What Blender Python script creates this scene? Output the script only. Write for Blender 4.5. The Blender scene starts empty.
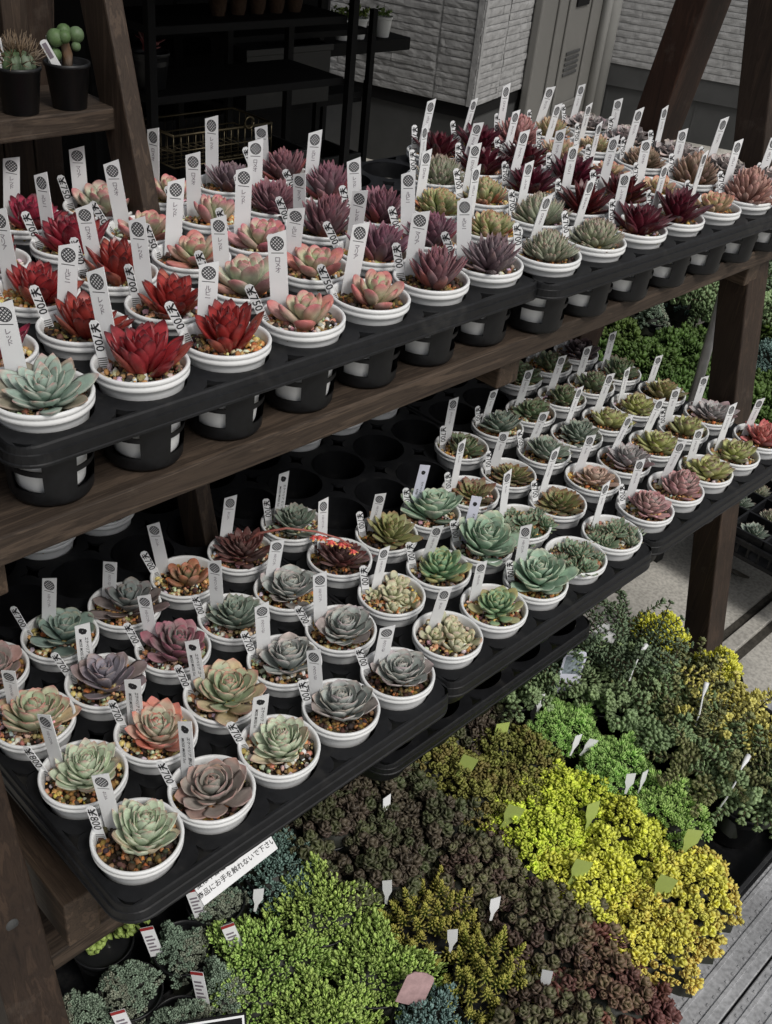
import bpy, bmesh, math, random
from mathutils import Vector, Matrix, Euler, noise
C = bpy.context.scene.collection
S = 0.09                       # metres in one building unit (the pitch of the pots); applied to everything at the end
PI = math.pi
rnd = random.Random(7)

# ------------------------------------------------------------------ helpers
class MB:
    """collects vertices, faces, colours and material slots for ONE mesh"""
    def __init__(s): s.v = []; s.f = []; s.c = []; s.m = []; s.sm = []
    def add(s, vs, fs, col=(1, 1, 1), mat=0, smooth=True):
        o = len(s.v); s.v += [tuple(v) for v in vs]
        if isinstance(col, list): s.c += col
        else: s.c += [col] * len(vs)
        for f in fs:
            s.f.append([i + o for i in f]); s.m.append(mat); s.sm.append(smooth)
    def merge(s, o, M=None):
        k = len(s.v)
        s.v += [tuple(M @ Vector(v)) for v in o.v] if M else o.v
        s.c += o.c; s.f += [[i + k for i in f] for f in o.f]; s.m += o.m; s.sm += o.sm
    def mesh(s, name, mats):
        me = bpy.data.meshes.new(name); me.from_pydata(s.v, [], s.f)
        me.polygons.foreach_set('use_smooth', s.sm); me.polygons.foreach_set('material_index', s.m)
        a = me.color_attributes.new('Col', 'FLOAT_COLOR', 'POINT')
        fl = []
        for c in s.c: fl += [c[0], c[1], c[2], 1.0]
        a.data.foreach_set('color', fl)
        for m in (mats if isinstance(mats, (list, tuple)) else [mats]): me.materials.append(m)
        me.update(); return me
    def box(s, a, b, col=(1, 1, 1), mat=0, bev=0.0, M=None):
        bm = bmesh.new(); bmesh.ops.create_cube(bm, size=1)
        for v in bm.verts: v.co = Vector(((a[i] + b[i]) / 2 + v.co[i] * (b[i] - a[i]) for i in range(3)))
        if bev: bmesh.ops.bevel(bm, geom=bm.edges[:], offset=bev, segments=2, affect='EDGES', profile=.5)
        if M: bm.transform(M)
        bm.verts.index_update()
        s.add([v.co[:] for v in bm.verts], [[v.index for v in f.verts] for f in bm.faces], col, mat, False); bm.free()
    def tube(s, pts, r, n=8, col=(1, 1, 1), mat=0, cap=True):
        pts = [Vector(p) for p in pts]; rings = []; up = Vector((0.13, 0.21, 0.97))
        for i, p in enumerate(pts):
            d = (pts[min(i + 1, len(pts) - 1)] - pts[max(i - 1, 0)]).normalized()
            a = d.cross(up)
            if a.length < .05: a = d.cross(Vector((1, 0, 0)))
            a.normalize(); b = a.cross(d); rr = r[i] if isinstance(r, (list, tuple)) else r
            rings.append([p + (a * math.cos(2 * PI * k / n) + b * math.sin(2 * PI * k / n)) * rr for k in range(n)])
        vs = [v for R in rings for v in R]; fs = []
        for i in range(len(pts) - 1):
            for k in range(n):
                fs.append([i * n + k, i * n + (k + 1) % n, (i + 1) * n + (k + 1) % n, (i + 1) * n + k])
        if cap: fs += [list(range(n))[::-1], [(len(pts) - 1) * n + k for k in range(n)]]
        s.add(vs, fs, col, mat)
    def lathe(s, prof, n=40, col=(1, 1, 1), mat=0, c=(0, 0, 0)):
        vs = []; fs = []
        for r, z in prof:
            for k in range(n): vs.append((c[0] + r * math.cos(2 * PI * k / n), c[1] + r * math.sin(2 * PI * k / n), c[2] + z))
        for i in range(len(prof) - 1):
            for k in range(n): fs.append([i * n + k, i * n + (k + 1) % n, (i + 1) * n + (k + 1) % n, (i + 1) * n + k])
        s.add(vs, fs, col, mat)

def obj(name, me, parent=None, loc=(0, 0, 0), rot=(0, 0, 0), sc=1.0):
    o = bpy.data.objects.new(name, me); C.objects.link(o); o.location = loc; o.rotation_euler = rot
    o.scale = (sc, sc, sc) if not isinstance(sc, tuple) else sc
    if parent: o.parent = parent
    return o
def tag(o, label, cat, group=None):
    o['label'] = label; o['category'] = cat
    if group: o['group'] = group
    return o
def thing(name, label, cat, loc=(0, 0, 0), rot=(0, 0, 0), group=None):
    o = obj(name, None, None, loc, rot); o.empty_display_size = .02
    return tag(o, label, cat, group)
def structure(name, me):
    o = obj(name, me); o['kind'] = 'structure'; return o

def lin(c):
    c /= 255.0
    return c / 12.92 if c <= .04045 else ((c + .055) / 1.055) ** 2.4
EXPO = 0.74; SAT = .14
def sr(r, g, b, k=1.0):        # albedo for a colour as seen in soft light
    c = [lin(x) / EXPO * k for x in (r, g, b)]; y = .3 * c[0] + .59 * c[1] + .11 * c[2]
    return tuple(min(.8, (v + (y - v) * SAT) * .93) for v in c)
def sg(r, g, b):
    c = [lin(x) / EXPO for x in (r, g, b)]; y = .3 * c[0] + .59 * c[1] + .11 * c[2]
    return tuple(min(.8, (v + (y - v) * .06) * 1.0) for v in c)
def mix(a, b, t): return tuple(a[i] + (b[i] - a[i]) * t for i in range(3))
def sst(a, b, x):
    t = max(0., min(1., (x - a) / (b - a))) if b != a else float(x > a); return t * t * (3 - 2 * t)

# ------------------------------------------------------------------ materials
def newmat(name):
    m = bpy.data.materials.new(name); m.use_nodes = True
    nt = m.node_tree; return m, nt, nt.nodes['Principled BSDF']
def N(nt, t, **kw):
    n = nt.nodes.new(t)
    for k, v in kw.items():
        if k in n.inputs: n.inputs[k].default_value = v
        else: setattr(n, k, v)
    return n
def ramp(nt, stops):
    r = nt.nodes.new('ShaderNodeValToRGB'); e = r.color_ramp.elements
    while len(e) < len(stops): e.new(.5)
    for i, (p, c) in enumerate(stops): e[i].position = p; e[i].color = (*c, 1) if len(c) == 3 else c
    return r
def bump(nt, bs, src, strength, dist=.002):
    b = N(nt, 'ShaderNodeBump', Strength=strength, Distance=dist); nt.links.new(src, b.inputs['Height']); nt.links.new(b.outputs[0], bs.inputs['Normal'])
def plant_mat(name, rough=.5, mott=.25, scale=90, bloom=.0, coat=0.0):
    m, nt, bs = newmat(name); L = nt.links
    at = N(nt, 'ShaderNodeAttribute', attribute_name='Col')
    tc = N(nt, 'ShaderNodeTexCoord'); oi = N(nt, 'ShaderNodeObjectInfo')
    nz = N(nt, 'ShaderNodeTexNoise', Scale=scale, Detail=4.0, Roughness=.6); L.new(tc.outputs['Object'], nz.inputs['Vector'])
    mr = N(nt, 'ShaderNodeMapRange'); mr.inputs[1].default_value = .3; mr.inputs[2].default_value = .7
    mr.inputs[3].default_value = 1 - mott; mr.inputs[4].default_value = 1 + mott * .8; L.new(nz.outputs['Fac'], mr.inputs[0])
    nb = N(nt, 'ShaderNodeTexNoise', Scale=scale * .32, Detail=3.0); L.new(tc.outputs['Object'], nb.inputs['Vector'])
    nv = N(nt, 'ShaderNodeTexVoronoi', Scale=scale * 2.6); L.new(tc.outputs['Object'], nv.inputs['Vector'])
    bl = N(nt, 'ShaderNodeMapRange'); bl.inputs[1].default_value = .45; bl.inputs[2].default_value = .75; bl.inputs[3].default_value = 0; bl.inputs[4].default_value = bloom; L.new(nb.outputs['Fac'], bl.inputs[0])
    mb_ = N(nt, 'ShaderNodeMix', data_type='RGBA'); L.new(bl.outputs[0], mb_.inputs[0]); L.new(at.outputs['Color'], mb_.inputs[6]); mb_.inputs[7].default_value = (.50, .54, .52, 1)
    sp = N(nt, 'ShaderNodeMapRange'); sp.inputs[1].default_value = .06; sp.inputs[2].default_value = .13; sp.inputs[3].default_value = .62; sp.inputs[4].default_value = 1; L.new(nv.outputs['Distance'], sp.inputs[0])
    ms = N(nt, 'ShaderNodeMix', data_type='RGBA', blend_type='MULTIPLY'); ms.inputs[0].default_value = 1; L.new(mb_.outputs[2], ms.inputs[6]); L.new(sp.outputs[0], ms.inputs[7])
    hs = N(nt, 'ShaderNodeHueSaturation')
    m2 = N(nt, 'ShaderNodeMapRange'); m2.inputs[3].default_value = .485; m2.inputs[4].default_value = .515; L.new(oi.outputs['Random'], m2.inputs[0])
    L.new(m2.outputs[0], hs.inputs['Hue']); L.new(mr.outputs[0], hs.inputs['Value']); L.new(ms.outputs[2], hs.inputs['Color'])
    L.new(hs.outputs[0], bs.inputs['Base Color'])
    r2 = N(nt, 'ShaderNodeMapRange'); r2.inputs[3].default_value = rough - .12; r2.inputs[4].default_value = rough + .15; L.new(nz.outputs['Fac'], r2.inputs[0]); L.new(r2.outputs[0], bs.inputs['Roughness'])
    bs.inputs['Specular IOR Level'].default_value = .35; bs.inputs['Coat Weight'].default_value = coat
    bump(nt, bs, nz.outputs['Fac'], .25, .0012)
    return m
def plain(name, col, rough=.5, spec=.5, metal=0, nscale=40, var=.15, bmp=0.0, bd=.001):
    m, nt, bs = newmat(name); L = nt.links
    tc = N(nt, 'ShaderNodeTexCoord'); nz = N(nt, 'ShaderNodeTexNoise', Scale=nscale, Detail=6.0, Roughness=.65); L.new(tc.outputs['Object'], nz.inputs['Vector'])
    r = ramp(nt, [(.3, tuple(c * (1 - var) for c in col)), (.7, tuple(min(1, c * (1 + var)) for c in col))]); L.new(nz.outputs['Fac'], r.inputs[0]); L.new(r.outputs[0], bs.inputs['Base Color'])
    rr = N(nt, 'ShaderNodeMapRange'); rr.inputs[3].default_value = max(.02, rough - .12); rr.inputs[4].default_value = min(1, rough + .15); L.new(nz.outputs['Fac'], rr.inputs[0]); L.new(rr.outputs[0], bs.inputs['Roughness'])
    bs.inputs['Specular IOR Level'].default_value = spec; bs.inputs['Metallic'].default_value = metal
    if bmp: bump(nt, bs, nz.outputs['Fac'], bmp, bd)
    return m
def wood_mat(name, dark, light, axis, rough=.6):
    m, nt, bs = newmat(name); L = nt.links
    tc = N(nt, 'ShaderNodeTexCoord'); mp = N(nt, 'ShaderNodeMapping'); L.new(tc.outputs['Object'], mp.inputs[0])
    sc = [38, 38, 38]; sc[axis] = 2.2; mp.inputs['Scale'].default_value = sc
    nz = N(nt, 'ShaderNodeTexNoise', Scale=2.2, Detail=8.0, Roughness=.62, Distortion=.8); L.new(mp.outputs[0], nz.inputs['Vector'])
    n2 = N(nt, 'ShaderNodeTexNoise', Scale=9, Detail=5.0); L.new(tc.outputs['Object'], n2.inputs['Vector'])
    r = ramp(nt, [(.30, dark), (.46, mix(dark, light, .55)), (.52, mix(dark, light, .2)), (.60, light), (.74, mix(dark, light, .15))]); L.new(nz.outputs['Fac'], r.inputs[0])
    mx = N(nt, 'ShaderNodeMix', data_type='RGBA', blend_type='MULTIPLY'); mx.inputs[0].default_value = .6
    r2 = ramp(nt, [(.3, (.55, .55, .55)), (.7, (1.15, 1.12, 1.1))]); L.new(n2.outputs['Fac'], r2.inputs[0])
    L.new(r.outputs[0], mx.inputs[6]); L.new(r2.outputs[0], mx.inputs[7]); L.new(mx.outputs[2], bs.inputs['Base Color'])
    bs.inputs['Roughness'].default_value = rough; bs.inputs['Specular IOR Level'].default_value = .3
    bump(nt, bs, nz.outputs['Fac'], .35, .0015)
    return m
def attr_mat(name, rough=.7, spec=.3, nscale=60, var=.25, bmp=.3):
    m, nt, bs = newmat(name); L = nt.links
    at = N(nt, 'ShaderNodeAttribute', attribute_name='Col'); tc = N(nt, 'ShaderNodeTexCoord')
    nz = N(nt, 'ShaderNodeTexNoise', Scale=nscale, Detail=5.0); L.new(tc.outputs['Object'], nz.inputs['Vector'])
    r = ramp(nt, [(.3, (1 - var,) * 3), (.7, (1 + var,) * 3)]); L.new(nz.outputs['Fac'], r.inputs[0])
    mx = N(nt, 'ShaderNodeMix', data_type='RGBA', blend_type='MULTIPLY'); mx.inputs[0].default_value = 1
    L.new(at.outputs['Color'], mx.inputs[6]); L.new(r.outputs[0], mx.inputs[7]); L.new(mx.outputs[2], bs.inputs['Base Color'])
    bs.inputs['Roughness'].default_value = rough; bs.inputs['Specular IOR Level'].default_value = spec
    if bmp: bump(nt, bs, nz.outputs['Fac'], bmp, .001)
    return m

M_leaf = plant_mat('waxy_leaf', .52, .22, 110, .22)
M_gloss = plant_mat('glossy_leaf', .29, .28, 90, .05)
M_sedum = plant_mat('sedum_leaf', .5, .25, 60)
M_pot = plain('white_pot_plastic', (.74, .75, .75), .38, .5, 0, 30, .05, .05)
M_black = plain('black_pot_plastic', (.008, .0085, .0095), .42, .4, 0, 25, .3, .05)
M_tray = plain('black_tray_plastic', (.0085, .009, .0105), .48, .32, 0, 18, .35, .08)
M_tag = plain('tag_plastic', (.78, .79, .80), .35, .4, 0, 20, .04)
M_tagl = plain('lilac_tag_plastic', (.70, .71, .83), .35, .4, 0, 20, .03)
M_gtag = plain('green_tag_plastic', (.36, .44, .12), .3, .5, 0, 20, .1)
M_ptag = plain('pink_card', (.42, .28, .28), .5, .4, 0, 80, .25)
M_redtag = plain('red_print', (.30, .03, .03), .5, .4, 0, 20, .1)
M_ink = plain('black_ink', (.02, .02, .022), .5, .3)
M_logo = plain('logo_ink', (.055, .055, .06), .5, .3)
M_grey = plain('grey_ink', (.22, .19, .22), .5, .3)
M_barcode = plain('grey_print', (.12, .12, .12), .5, .3)
M_stone = attr_mat('pumice_gravel', .75, .3, 160, .3, .5)
M_soil = plain('dark_soil', (.030, .019, .011), .9, .2, 0, 120, .6, 1.0, .004)
M_wx = wood_mat('stained_wood_along_x', (.016, .011, .008), (.090, .065, .047), 0, .7)
M_wy = wood_mat('stained_wood_along_y', (.028, .019, .013), (.10, .069, .047), 1)
M_wz = wood_mat('stained_wood_along_z', (.016, .010, .007), (.052, .033, .022), 2)
M_wzr = wood_mat('reddish_stained_wood', (.022, .011, .007), (.060, .028, .017), 2)
M_wcab = wood_mat('weathered_ladder_wood', (.022, .015, .011), (.070, .049, .035), 2)
M_wire = plain('brass_wire', (.11, .09, .055), .35, .5, .9, 30, .2)
M_steel = plain('galvanised_steel', (.40, .40, .41), .4, .5, .7, 20, .2)
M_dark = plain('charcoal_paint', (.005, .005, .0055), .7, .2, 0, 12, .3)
M_found = plain('dark_grey_render', (.055, .056, .056), .7, .3, 0, 9, .15, .1)
M_siding = plain('grey_stone_siding', (.30, .30, .30), .8, .3, 0, 22, .22, .7, .006)
M_cab = plain('taupe_metal_paint', (.15, .147, .138), .5, .4, 0, 6, .06)
M_pipe = plain('grey_vinyl_pipe', (.27, .27, .26), .45, .4, 0, 8, .08)
M_concrete = plain('worn_concrete', (.50, .48, .435), .85, .25, 0, 6, .22, .4, .004)
M_deck = plain('grey_aluminium_plank', (.46, .465, .475), .5, .5, .25, 8, .12, .08)
M_hole = plain('dark_hole', (.01, .01, .01), .8, .2)

def wear(m, seed, amt=.6):     # blotchy stains of their own shape, for floors and planks
    nt = m.node_tree; L = nt.links; bs = nt.nodes['Principled BSDF']
    src = bs.inputs['Base Color'].links[0].from_socket
    tc = N(nt, 'ShaderNodeTexCoord'); mp = N(nt, 'ShaderNodeMapping'); mp.inputs['Location'].default_value = (seed, seed * 2, 0); L.new(tc.outputs['Object'], mp.inputs[0])
    nz = N(nt, 'ShaderNodeTexNoise', Scale=3.2, Detail=9.0, Roughness=.7); L.new(mp.outputs[0], nz.inputs['Vector'])
    n3 = N(nt, 'ShaderNodeTexNoise', Scale=130, Detail=3.0); L.new(mp.outputs[0], n3.inputs['Vector'])
    r = ramp(nt, [(.36, (1 - amt,) * 3), (.55, (1,) * 3), (.75, (1 + amt * .25,) * 3)]); L.new(nz.outputs['Fac'], r.inputs[0])
    r3 = ramp(nt, [(.35, (.72,) * 3), (.6, (1.05,) * 3)]); L.new(n3.outputs['Fac'], r3.inputs[0])
    a = N(nt, 'ShaderNodeMix', data_type='RGBA', blend_type='MULTIPLY'); a.inputs[0].default_value = 1
    b = N(nt, 'ShaderNodeMix', data_type='RGBA', blend_type='MULTIPLY'); b.inputs[0].default_value = 1
    L.new(src, a.inputs[6]); L.new(r.outputs[0], a.inputs[7]); L.new(a.outputs[2], b.inputs[6]); L.new(r3.outputs[0], b.inputs[7]); L.new(b.outputs[2], bs.inputs['Base Color'])
wear(M_concrete, 3.1, .28); wear(M_deck, 1.7, .3)
wear(M_tray, 5.2, .35)
def dust(m, col, scale, lo, hi, amt):          # thin dry dust and splashes with edges of their own
    nt = m.node_tree; L = nt.links; bs = nt.nodes['Principled BSDF']; src = bs.inputs['Base Color'].links[0].from_socket
    tc = N(nt, 'ShaderNodeTexCoord'); nz = N(nt, 'ShaderNodeTexNoise', Scale=scale, Detail=10.0, Roughness=.72); L.new(tc.outputs['Object'], nz.inputs['Vector'])
    mr = N(nt, 'ShaderNodeMapRange'); mr.inputs[1].default_value = lo; mr.inputs[2].default_value = hi; mr.inputs[3].default_value = 0; mr.inputs[4].default_value = amt; L.new(nz.outputs['Fac'], mr.inputs[0])
    mx = N(nt, 'ShaderNodeMix', data_type='RGBA'); L.new(mr.outputs[0], mx.inputs[0]); L.new(src, mx.inputs[6]); mx.inputs[7].default_value = (*col, 1); L.new(mx.outputs[2], bs.inputs['Base Color'])
dust(M_tray, (.10, .095, .085), 14, .56, .8, .35); dust(M_pot, (.36, .32, .26), 26, .60, .78, .45); dust(M_black, (.08, .07, .06), 20, .55, .8, .3)
for m in (M_wx, M_wy, M_wz, M_wzr): dust(m, (.17, .14, .115), 17, .58, .8, .35)

# ------------------------------------------------------------------ leaves and rosettes
ACUTE = [(0, .42), (.3, .78), (.58, 1), (.78, .82), (.92, .40), (.97, .18), (1, .02)]
LANCE = [(0, .62), (.25, .92), (.45, 1), (.7, .78), (.88, .42), (.96, .18), (1, .02)]
SPAT = [(0, .40), (.3, .66), (.62, 1), (.82, .93), (.93, .58), (.98, .2), (1, .03)]
ROUND = [(0, .42), (.3, .74), (.6, 1), (.82, .92), (.94, .60), (.985, .3), (1, .12)]
def interp(pf, s):
    for (a, x), (b, y) in zip(pf, pf[1:]):
        if s <= b: return x + (y - x) * (s - a) / (b - a)
    return pf[-1][1]
SS = (0, .12, .27, .43, .58, .71, .82, .91, .97, 1)
def leaf(mb, o, az, el, Ln, w, th, curl, cup, pf, colf, wav=0.0, ph=0.0, nc=8, ss=SS):
    ca, sa = math.cos(az), math.sin(az); side = Vector((-sa, ca, 0)); p = Vector(o); vs = []; cs = []; ps = 0
    for i, s in enumerate(ss):
        a = el + curl * (s - .25)
        d = Vector((math.cos(a) * ca, math.cos(a) * sa, math.sin(a))); n = Vector((-math.sin(a) * ca, -math.sin(a) * sa, math.cos(a)))
        p = p + d * (Ln * (s - ps)); ps = s
        W = w * Ln * .5 * interp(pf, s); T = th * Ln * .5 * (interp(pf, s) * .55 + .45 * (1 - s ** 3))
        for k in range(nc):
            t = 2 * PI * k / nc; ct, st = math.cos(t), math.sin(t)
            x = W * ct; z = T * st * (.55 if st > 0 else 1.0) + cup * W * ct * ct
            if wav: z += wav * Ln * math.sin(s * 13 + ph + (2 if ct > 0 else 0)) * ct * ct * (.25 + s)
            vs.append(p + side * x + n * z); cs.append(colf(s, abs(ct), st > 0.1))
    m = len(ss); fs = []
    for i in range(m - 1):
        for k in range(nc): fs.append([i * nc + k, i * nc + (k + 1) % nc, (i + 1) * nc + (k + 1) % nc, (i + 1) * nc + k])
    fs.append([(m - 1) * nc + k for k in range(nc)])
    mb.add(vs, fs, cs)

def rosette(seed, n, R, w, th=.16, e0=85, e1=15, ep=.8, curl=30, cup=.2, pf=ACUTE, center=(0, 0, 0), outer=(0, 0, 0), tip=(0, 0, 0), ts=.75, ek=.35,
            Lmin=.32, hb=.16, rb=.10, wav=0.0, low=None, lowf=.9, droop=0, cg=1.0, tipk=1.0, Lp=.65):
    r = random.Random(seed); mb = MB(); R *= .86; e1 += 12; w *= 1.10 if n < 80 else 1.16; n = int(n * 1.22) if 18 < n < 80 else n; lop = r.uniform(2, 13); lopa = r.uniform(0, 6.28)
    for k in range(n):
        u = (k + .5) / n
        if u > .6 and r.random() < .06: continue
        az = k * 2.39996 + r.uniform(-.14, .14); el = math.radians(e0 + (e1 - e0) * u ** ep + r.uniform(-6, 6) * (.4 + u) + lop * math.cos(az - lopa) * u)
        Ln = R * (Lmin + (1 - Lmin) * u ** Lp) * r.uniform(.88, 1.09)
        base = mix(center, outer, min(1, u ** cg + r.uniform(-.06, .06)) if u > .05 else 0)
        if low and u > lowf and r.random() < .7: base = mix(base, low, .75)
        j = r.uniform(.9, 1.1); base = tuple(c * j for c in base)
        tp = tuple(c * r.uniform(.92, 1.08) for c in tip); q = r.uniform(-.06, .06)
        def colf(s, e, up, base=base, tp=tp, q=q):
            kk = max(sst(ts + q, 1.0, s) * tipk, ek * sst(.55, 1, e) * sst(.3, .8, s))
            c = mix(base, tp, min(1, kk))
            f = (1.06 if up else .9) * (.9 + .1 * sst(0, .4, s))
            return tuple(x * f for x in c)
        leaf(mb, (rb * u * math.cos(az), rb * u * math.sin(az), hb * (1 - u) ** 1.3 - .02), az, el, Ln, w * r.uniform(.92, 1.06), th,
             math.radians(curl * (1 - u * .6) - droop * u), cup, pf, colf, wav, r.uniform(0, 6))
    return mb
def cluster(seed, spots, **kw):
    mb = MB()
    for i, (x, y, z, sc, tx, ty) in enumerate(spots):
        k = dict(kw); k['n'] = max(8, int(kw['n'] * (0.8 + .2 * sc)))
        mb.merge(rosette(seed * 31 + i, **k), Matrix.Translation((x, y, z)) @ Euler((tx, ty, i * 1.3)).to_matrix().to_4x4() @ Matrix.Scale(sc, 4))
    return mb
def ring(seed, n, rad, sc, z=.0, centre=True):
    r = random.Random(seed); L = [(0, 0, z + .07, sc * 1.1, 0, 0)] if centre else []
    for k in range(n):
        a = 2 * PI * k / n + r.uniform(-.25, .25); q = rad * r.uniform(.85, 1.12)
        L.append((q * math.cos(a), q * math.sin(a), z + r.uniform(-.02, .03), sc * r.uniform(.8, 1.15), -math.sin(a) * .45, math.cos(a) * .45))
    return L

B = 1.05
# kind: (phrase for labels, short phrase, material, maker)
K = {}
def kind(key, phrase, short, maker, mat=None, nv=3, up=0.0): K[key] = dict(phrase=phrase, short=short, maker=maker, mat=mat or M_leaf, nv=nv, up=up, me=[])
kind('glaucous', 'blue-green tan-edged rosette', 'blue-green rosette', lambda s: rosette(s, 40, .60, .42, .17, 84, 10, .7, 25, .22, ACUTE, sr(150, 172, 160), sr(128, 150, 138), sr(165, 135, 120), .86, .35, hb=.22, low=sr(120, 105, 80), lowf=.85))
kind('red', 'bright red pointed succulent', 'red succulent', lambda s: rosette(s, 33, .58, .38, .18, 88, 28, .8, 14, .24, ACUTE, sr(164, 38, 56), sr(150, 30, 44), sr(62, 6, 20), .80, .6, hb=.14, low=sr(164, 70, 56), lowf=.90, Lmin=.58), M_gloss, 6)
kind('pinkgreen', 'pink plump-leaved succulent', 'pink succulent', lambda s: rosette(s, 17, .50, .52, .34, 82, 22, .75, 22, .05, ROUND, sr(176, 196, 152), sr(180, 128, 126), sr(176, 92, 100), .62, .45, hb=.14, cg=1.5, low=sr(178, 84, 76), lowf=.85, Lmin=.5), None, 6, .02)
kind('palepink', 'pale pink-edged plump succulent', 'pale plump succulent', lambda s: rosette(s, 19, .52, .52, .32, 82, 20, .75, 22, .05, ROUND, sr(176, 196, 164), sr(170, 172, 148), sr(178, 118, 110), .7, .35, hb=.14, cg=1.4, low=sr(160, 100, 84), lowf=.85, Lmin=.5), None, 2, .02)
kind('purple', 'dusky purple spiky rosette', 'purple rosette', lambda s: rosette(s, 56, .58, .31, .13, 88, 24, .8, 18, .2, LANCE, sr(116, 84, 94), sr(104, 70, 80), sr(132, 80, 92), .7, .4, hb=.22, low=sr(150, 62, 58), lowf=.9, Lmin=.55), None, 5)
kind('greypurple', 'grey-purple dense spiky rosette', 'grey-purple rosette', lambda s: rosette(s, 72, .56, .28, .12, 88, 18, .8, 24, .2, LANCE, sr(108, 92, 100), sr(104, 86, 92), sr(128, 104, 108), .7, .3, hb=.22, low=sr(110, 64, 58), lowf=.93, Lmin=.55))
kind('burgundy', 'dark burgundy pointed succulent', 'burgundy succulent', lambda s: rosette(s, 30, .68, .33, .12, 86, 24, .8, -16, .22, LANCE, sr(104, 24, 40), sr(84, 22, 34), sr(52, 10, 20), .6, .4, hb=.16, Lmin=.45), M_gloss, 5)
kind('densegreen', 'grey-green tightly packed rosette', 'grey-green rosette', lambda s: rosette(s, 165, .48, .24, .16, 88, 6, .75, 58, .2, ACUTE, sr(152, 162, 132), sr(136, 142, 118), sr(152, 128, 114), .8, .15, hb=.24, Lmin=.55))
kind('yelgreen', 'yellow-green red-tipped rosette', 'yellow-green rosette', lambda s: rosette(s, 90, .46, .27, .2, 88, 6, .75, 60, .15, SPAT, sr(158, 168, 108), sr(146, 152, 98), sr(168, 124, 88), .78, .12, hb=.24, Lmin=.55, low=sr(180, 70, 50), lowf=.85))
kind('densepink', 'pinkish brown ball-shaped rosette', 'pinkish brown rosette', lambda s: rosette(s, 140, .54, .21, .15, 88, 0, .8, 52, .15, SPAT, sr(158, 122, 112), sr(148, 98, 92), sr(182, 130, 122), .75, .2, hb=.28, Lmin=.6))
kind('densebrown', 'greenish brown dense rosette', 'greenish brown rosette', lambda s: rosette(s, 120, .5, .24, .15, 88, 2, .8, 54, .15, SPAT, sr(136, 124, 98), sr(124, 98, 84), sr(160, 122, 108), .72, .2, hb=.26, Lmin=.6))
kind('frilly', 'pale grey wavy-leaved succulent', 'grey wavy succulent', lambda s: rosette(s, 22, .60, .62, .08, 80, 18, .7, 0, .15, ROUND, sr(165, 160, 156), sr(150, 142, 142), sr(180, 158, 156), .8, .5, hb=.2, wav=.10, Lmin=.42))
kind('smallorange', 'small orange-pink rosette', 'orange-pink rosette', lambda s: rosette(s, 22, .40, .52, .24, 84, 20, .8, 24, .15, SPAT, sr(168, 172, 122), sr(178, 150, 114), sr(188, 112, 96), .74, .3, hb=.14))
kind('orangegreen', 'orange-green spiky rosette', 'orange-green rosette', lambda s: rosette(s, 46, .46, .34, .18, 86, 16, .8, 26, .15, ACUTE, sr(166, 170, 118), sr(160, 144, 110), sr(176, 124, 104), .68, .3, hb=.2))
kind('pale', 'pale green pink-tipped rosette', 'pale green rosette', lambda s: rosette(s, 54, .54, .52, .13, 87, 20, .72, 46, .34, ACUTE, sr(172, 192, 158), sr(176, 188, 162), sr(172, 132, 120), .88, .32, hb=.32, low=sr(182, 160, 132), lowf=.88), None, 3)
kind('greypink', 'grey-pink smooth-leaved rosette', 'grey-pink rosette', lambda s: rosette(s, 34, .54, .58, .15, 88, 18, .75, 46, .28, SPAT, sr(128, 134, 124), sr(142, 126, 120), sr(158, 120, 112), .8, .4, hb=.24, low=sr(140, 96, 88), lowf=.88))
kind('orange', 'orange and green rosette', 'orange rosette', lambda s: rosette(s, 36, .56, .54, .16, 88, 22, .75, 38, .26, ACUTE, sr(166, 182, 156), sr(190, 146, 122), sr(188, 104, 84), .80, .3, hb=.26, cg=1.7, low=sr(198, 110, 78), lowf=.8))
kind('greenpink', 'green pink-edged rosette', 'pink-edged rosette', lambda s: rosette(s, 36, .56, .54, .14, 86, 14, .72, 42, .3, SPAT, sr(150, 176, 138), sr(164, 170, 136), sr(182, 112, 104), .84, .6, hb=.22, low=sr(180, 150, 110), lowf=.85), None, 2)
kind('greyblue', 'silvery blue-grey rosette', 'blue-grey rosette', lambda s: rosette(s, 34, .50, .68, .08, 86, 16, .7, 44, .38, SPAT, sr(146, 156, 150), sr(142, 150, 146), sr(172, 158, 152), .86, .55, hb=.2, low=sr(140, 126, 120), lowf=.9), None, 3)
kind('lilac', 'lilac-grey loose rosette', 'lilac-grey rosette', lambda s: rosette(s, 28, .56, .52, .10, 82, 14, .7, 16, .24, SPAT, sr(138, 136, 150), sr(124, 112, 118), sr(140, 116, 118), .8, .35, hb=.22, low=sr(112, 88, 82), lowf=.7))
kind('rose', 'mauve grey-hearted rosette', 'mauve rosette', lambda s: rosette(s, 28, .54, .50, .20, 84, 14, .7, 30, .15, SPAT, sr(110, 122, 114), sr(136, 88, 94), sr(142, 76, 86), .7, .35, hb=.22, cg=.9))
kind('bluegreen', 'deep blue-green smooth rosette', 'deep blue-green rosette', lambda s: rosette(s, 24, .60, .60, .14, 84, 12, .7, 34, .25, ROUND, sr(118, 142, 130), sr(106, 128, 118), sr(134, 134, 118), .85, .4, hb=.24))
kind('darkgrey', 'dusky grey loose rosette', 'dusky grey rosette', lambda s: rosette(s, 24, .60, .50, .12, 82, 8, .7, 22, .2, SPAT, sr(108, 122, 120), sr(110, 106, 106), sr(122, 108, 102), .8, .3, hb=.24, low=sr(104, 84, 78), lowf=.65))
kind('tiny', 'small orange-brown plump rosette', 'orange-brown rosette', lambda s: rosette(s, 17, .38, .56, .34, 84, 16, .8, 34, .1, ROUND, sr(100, 122, 80), sr(160, 92, 70), sr(170, 88, 66), .6, .3, hb=.12, cg=.8))
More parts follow.
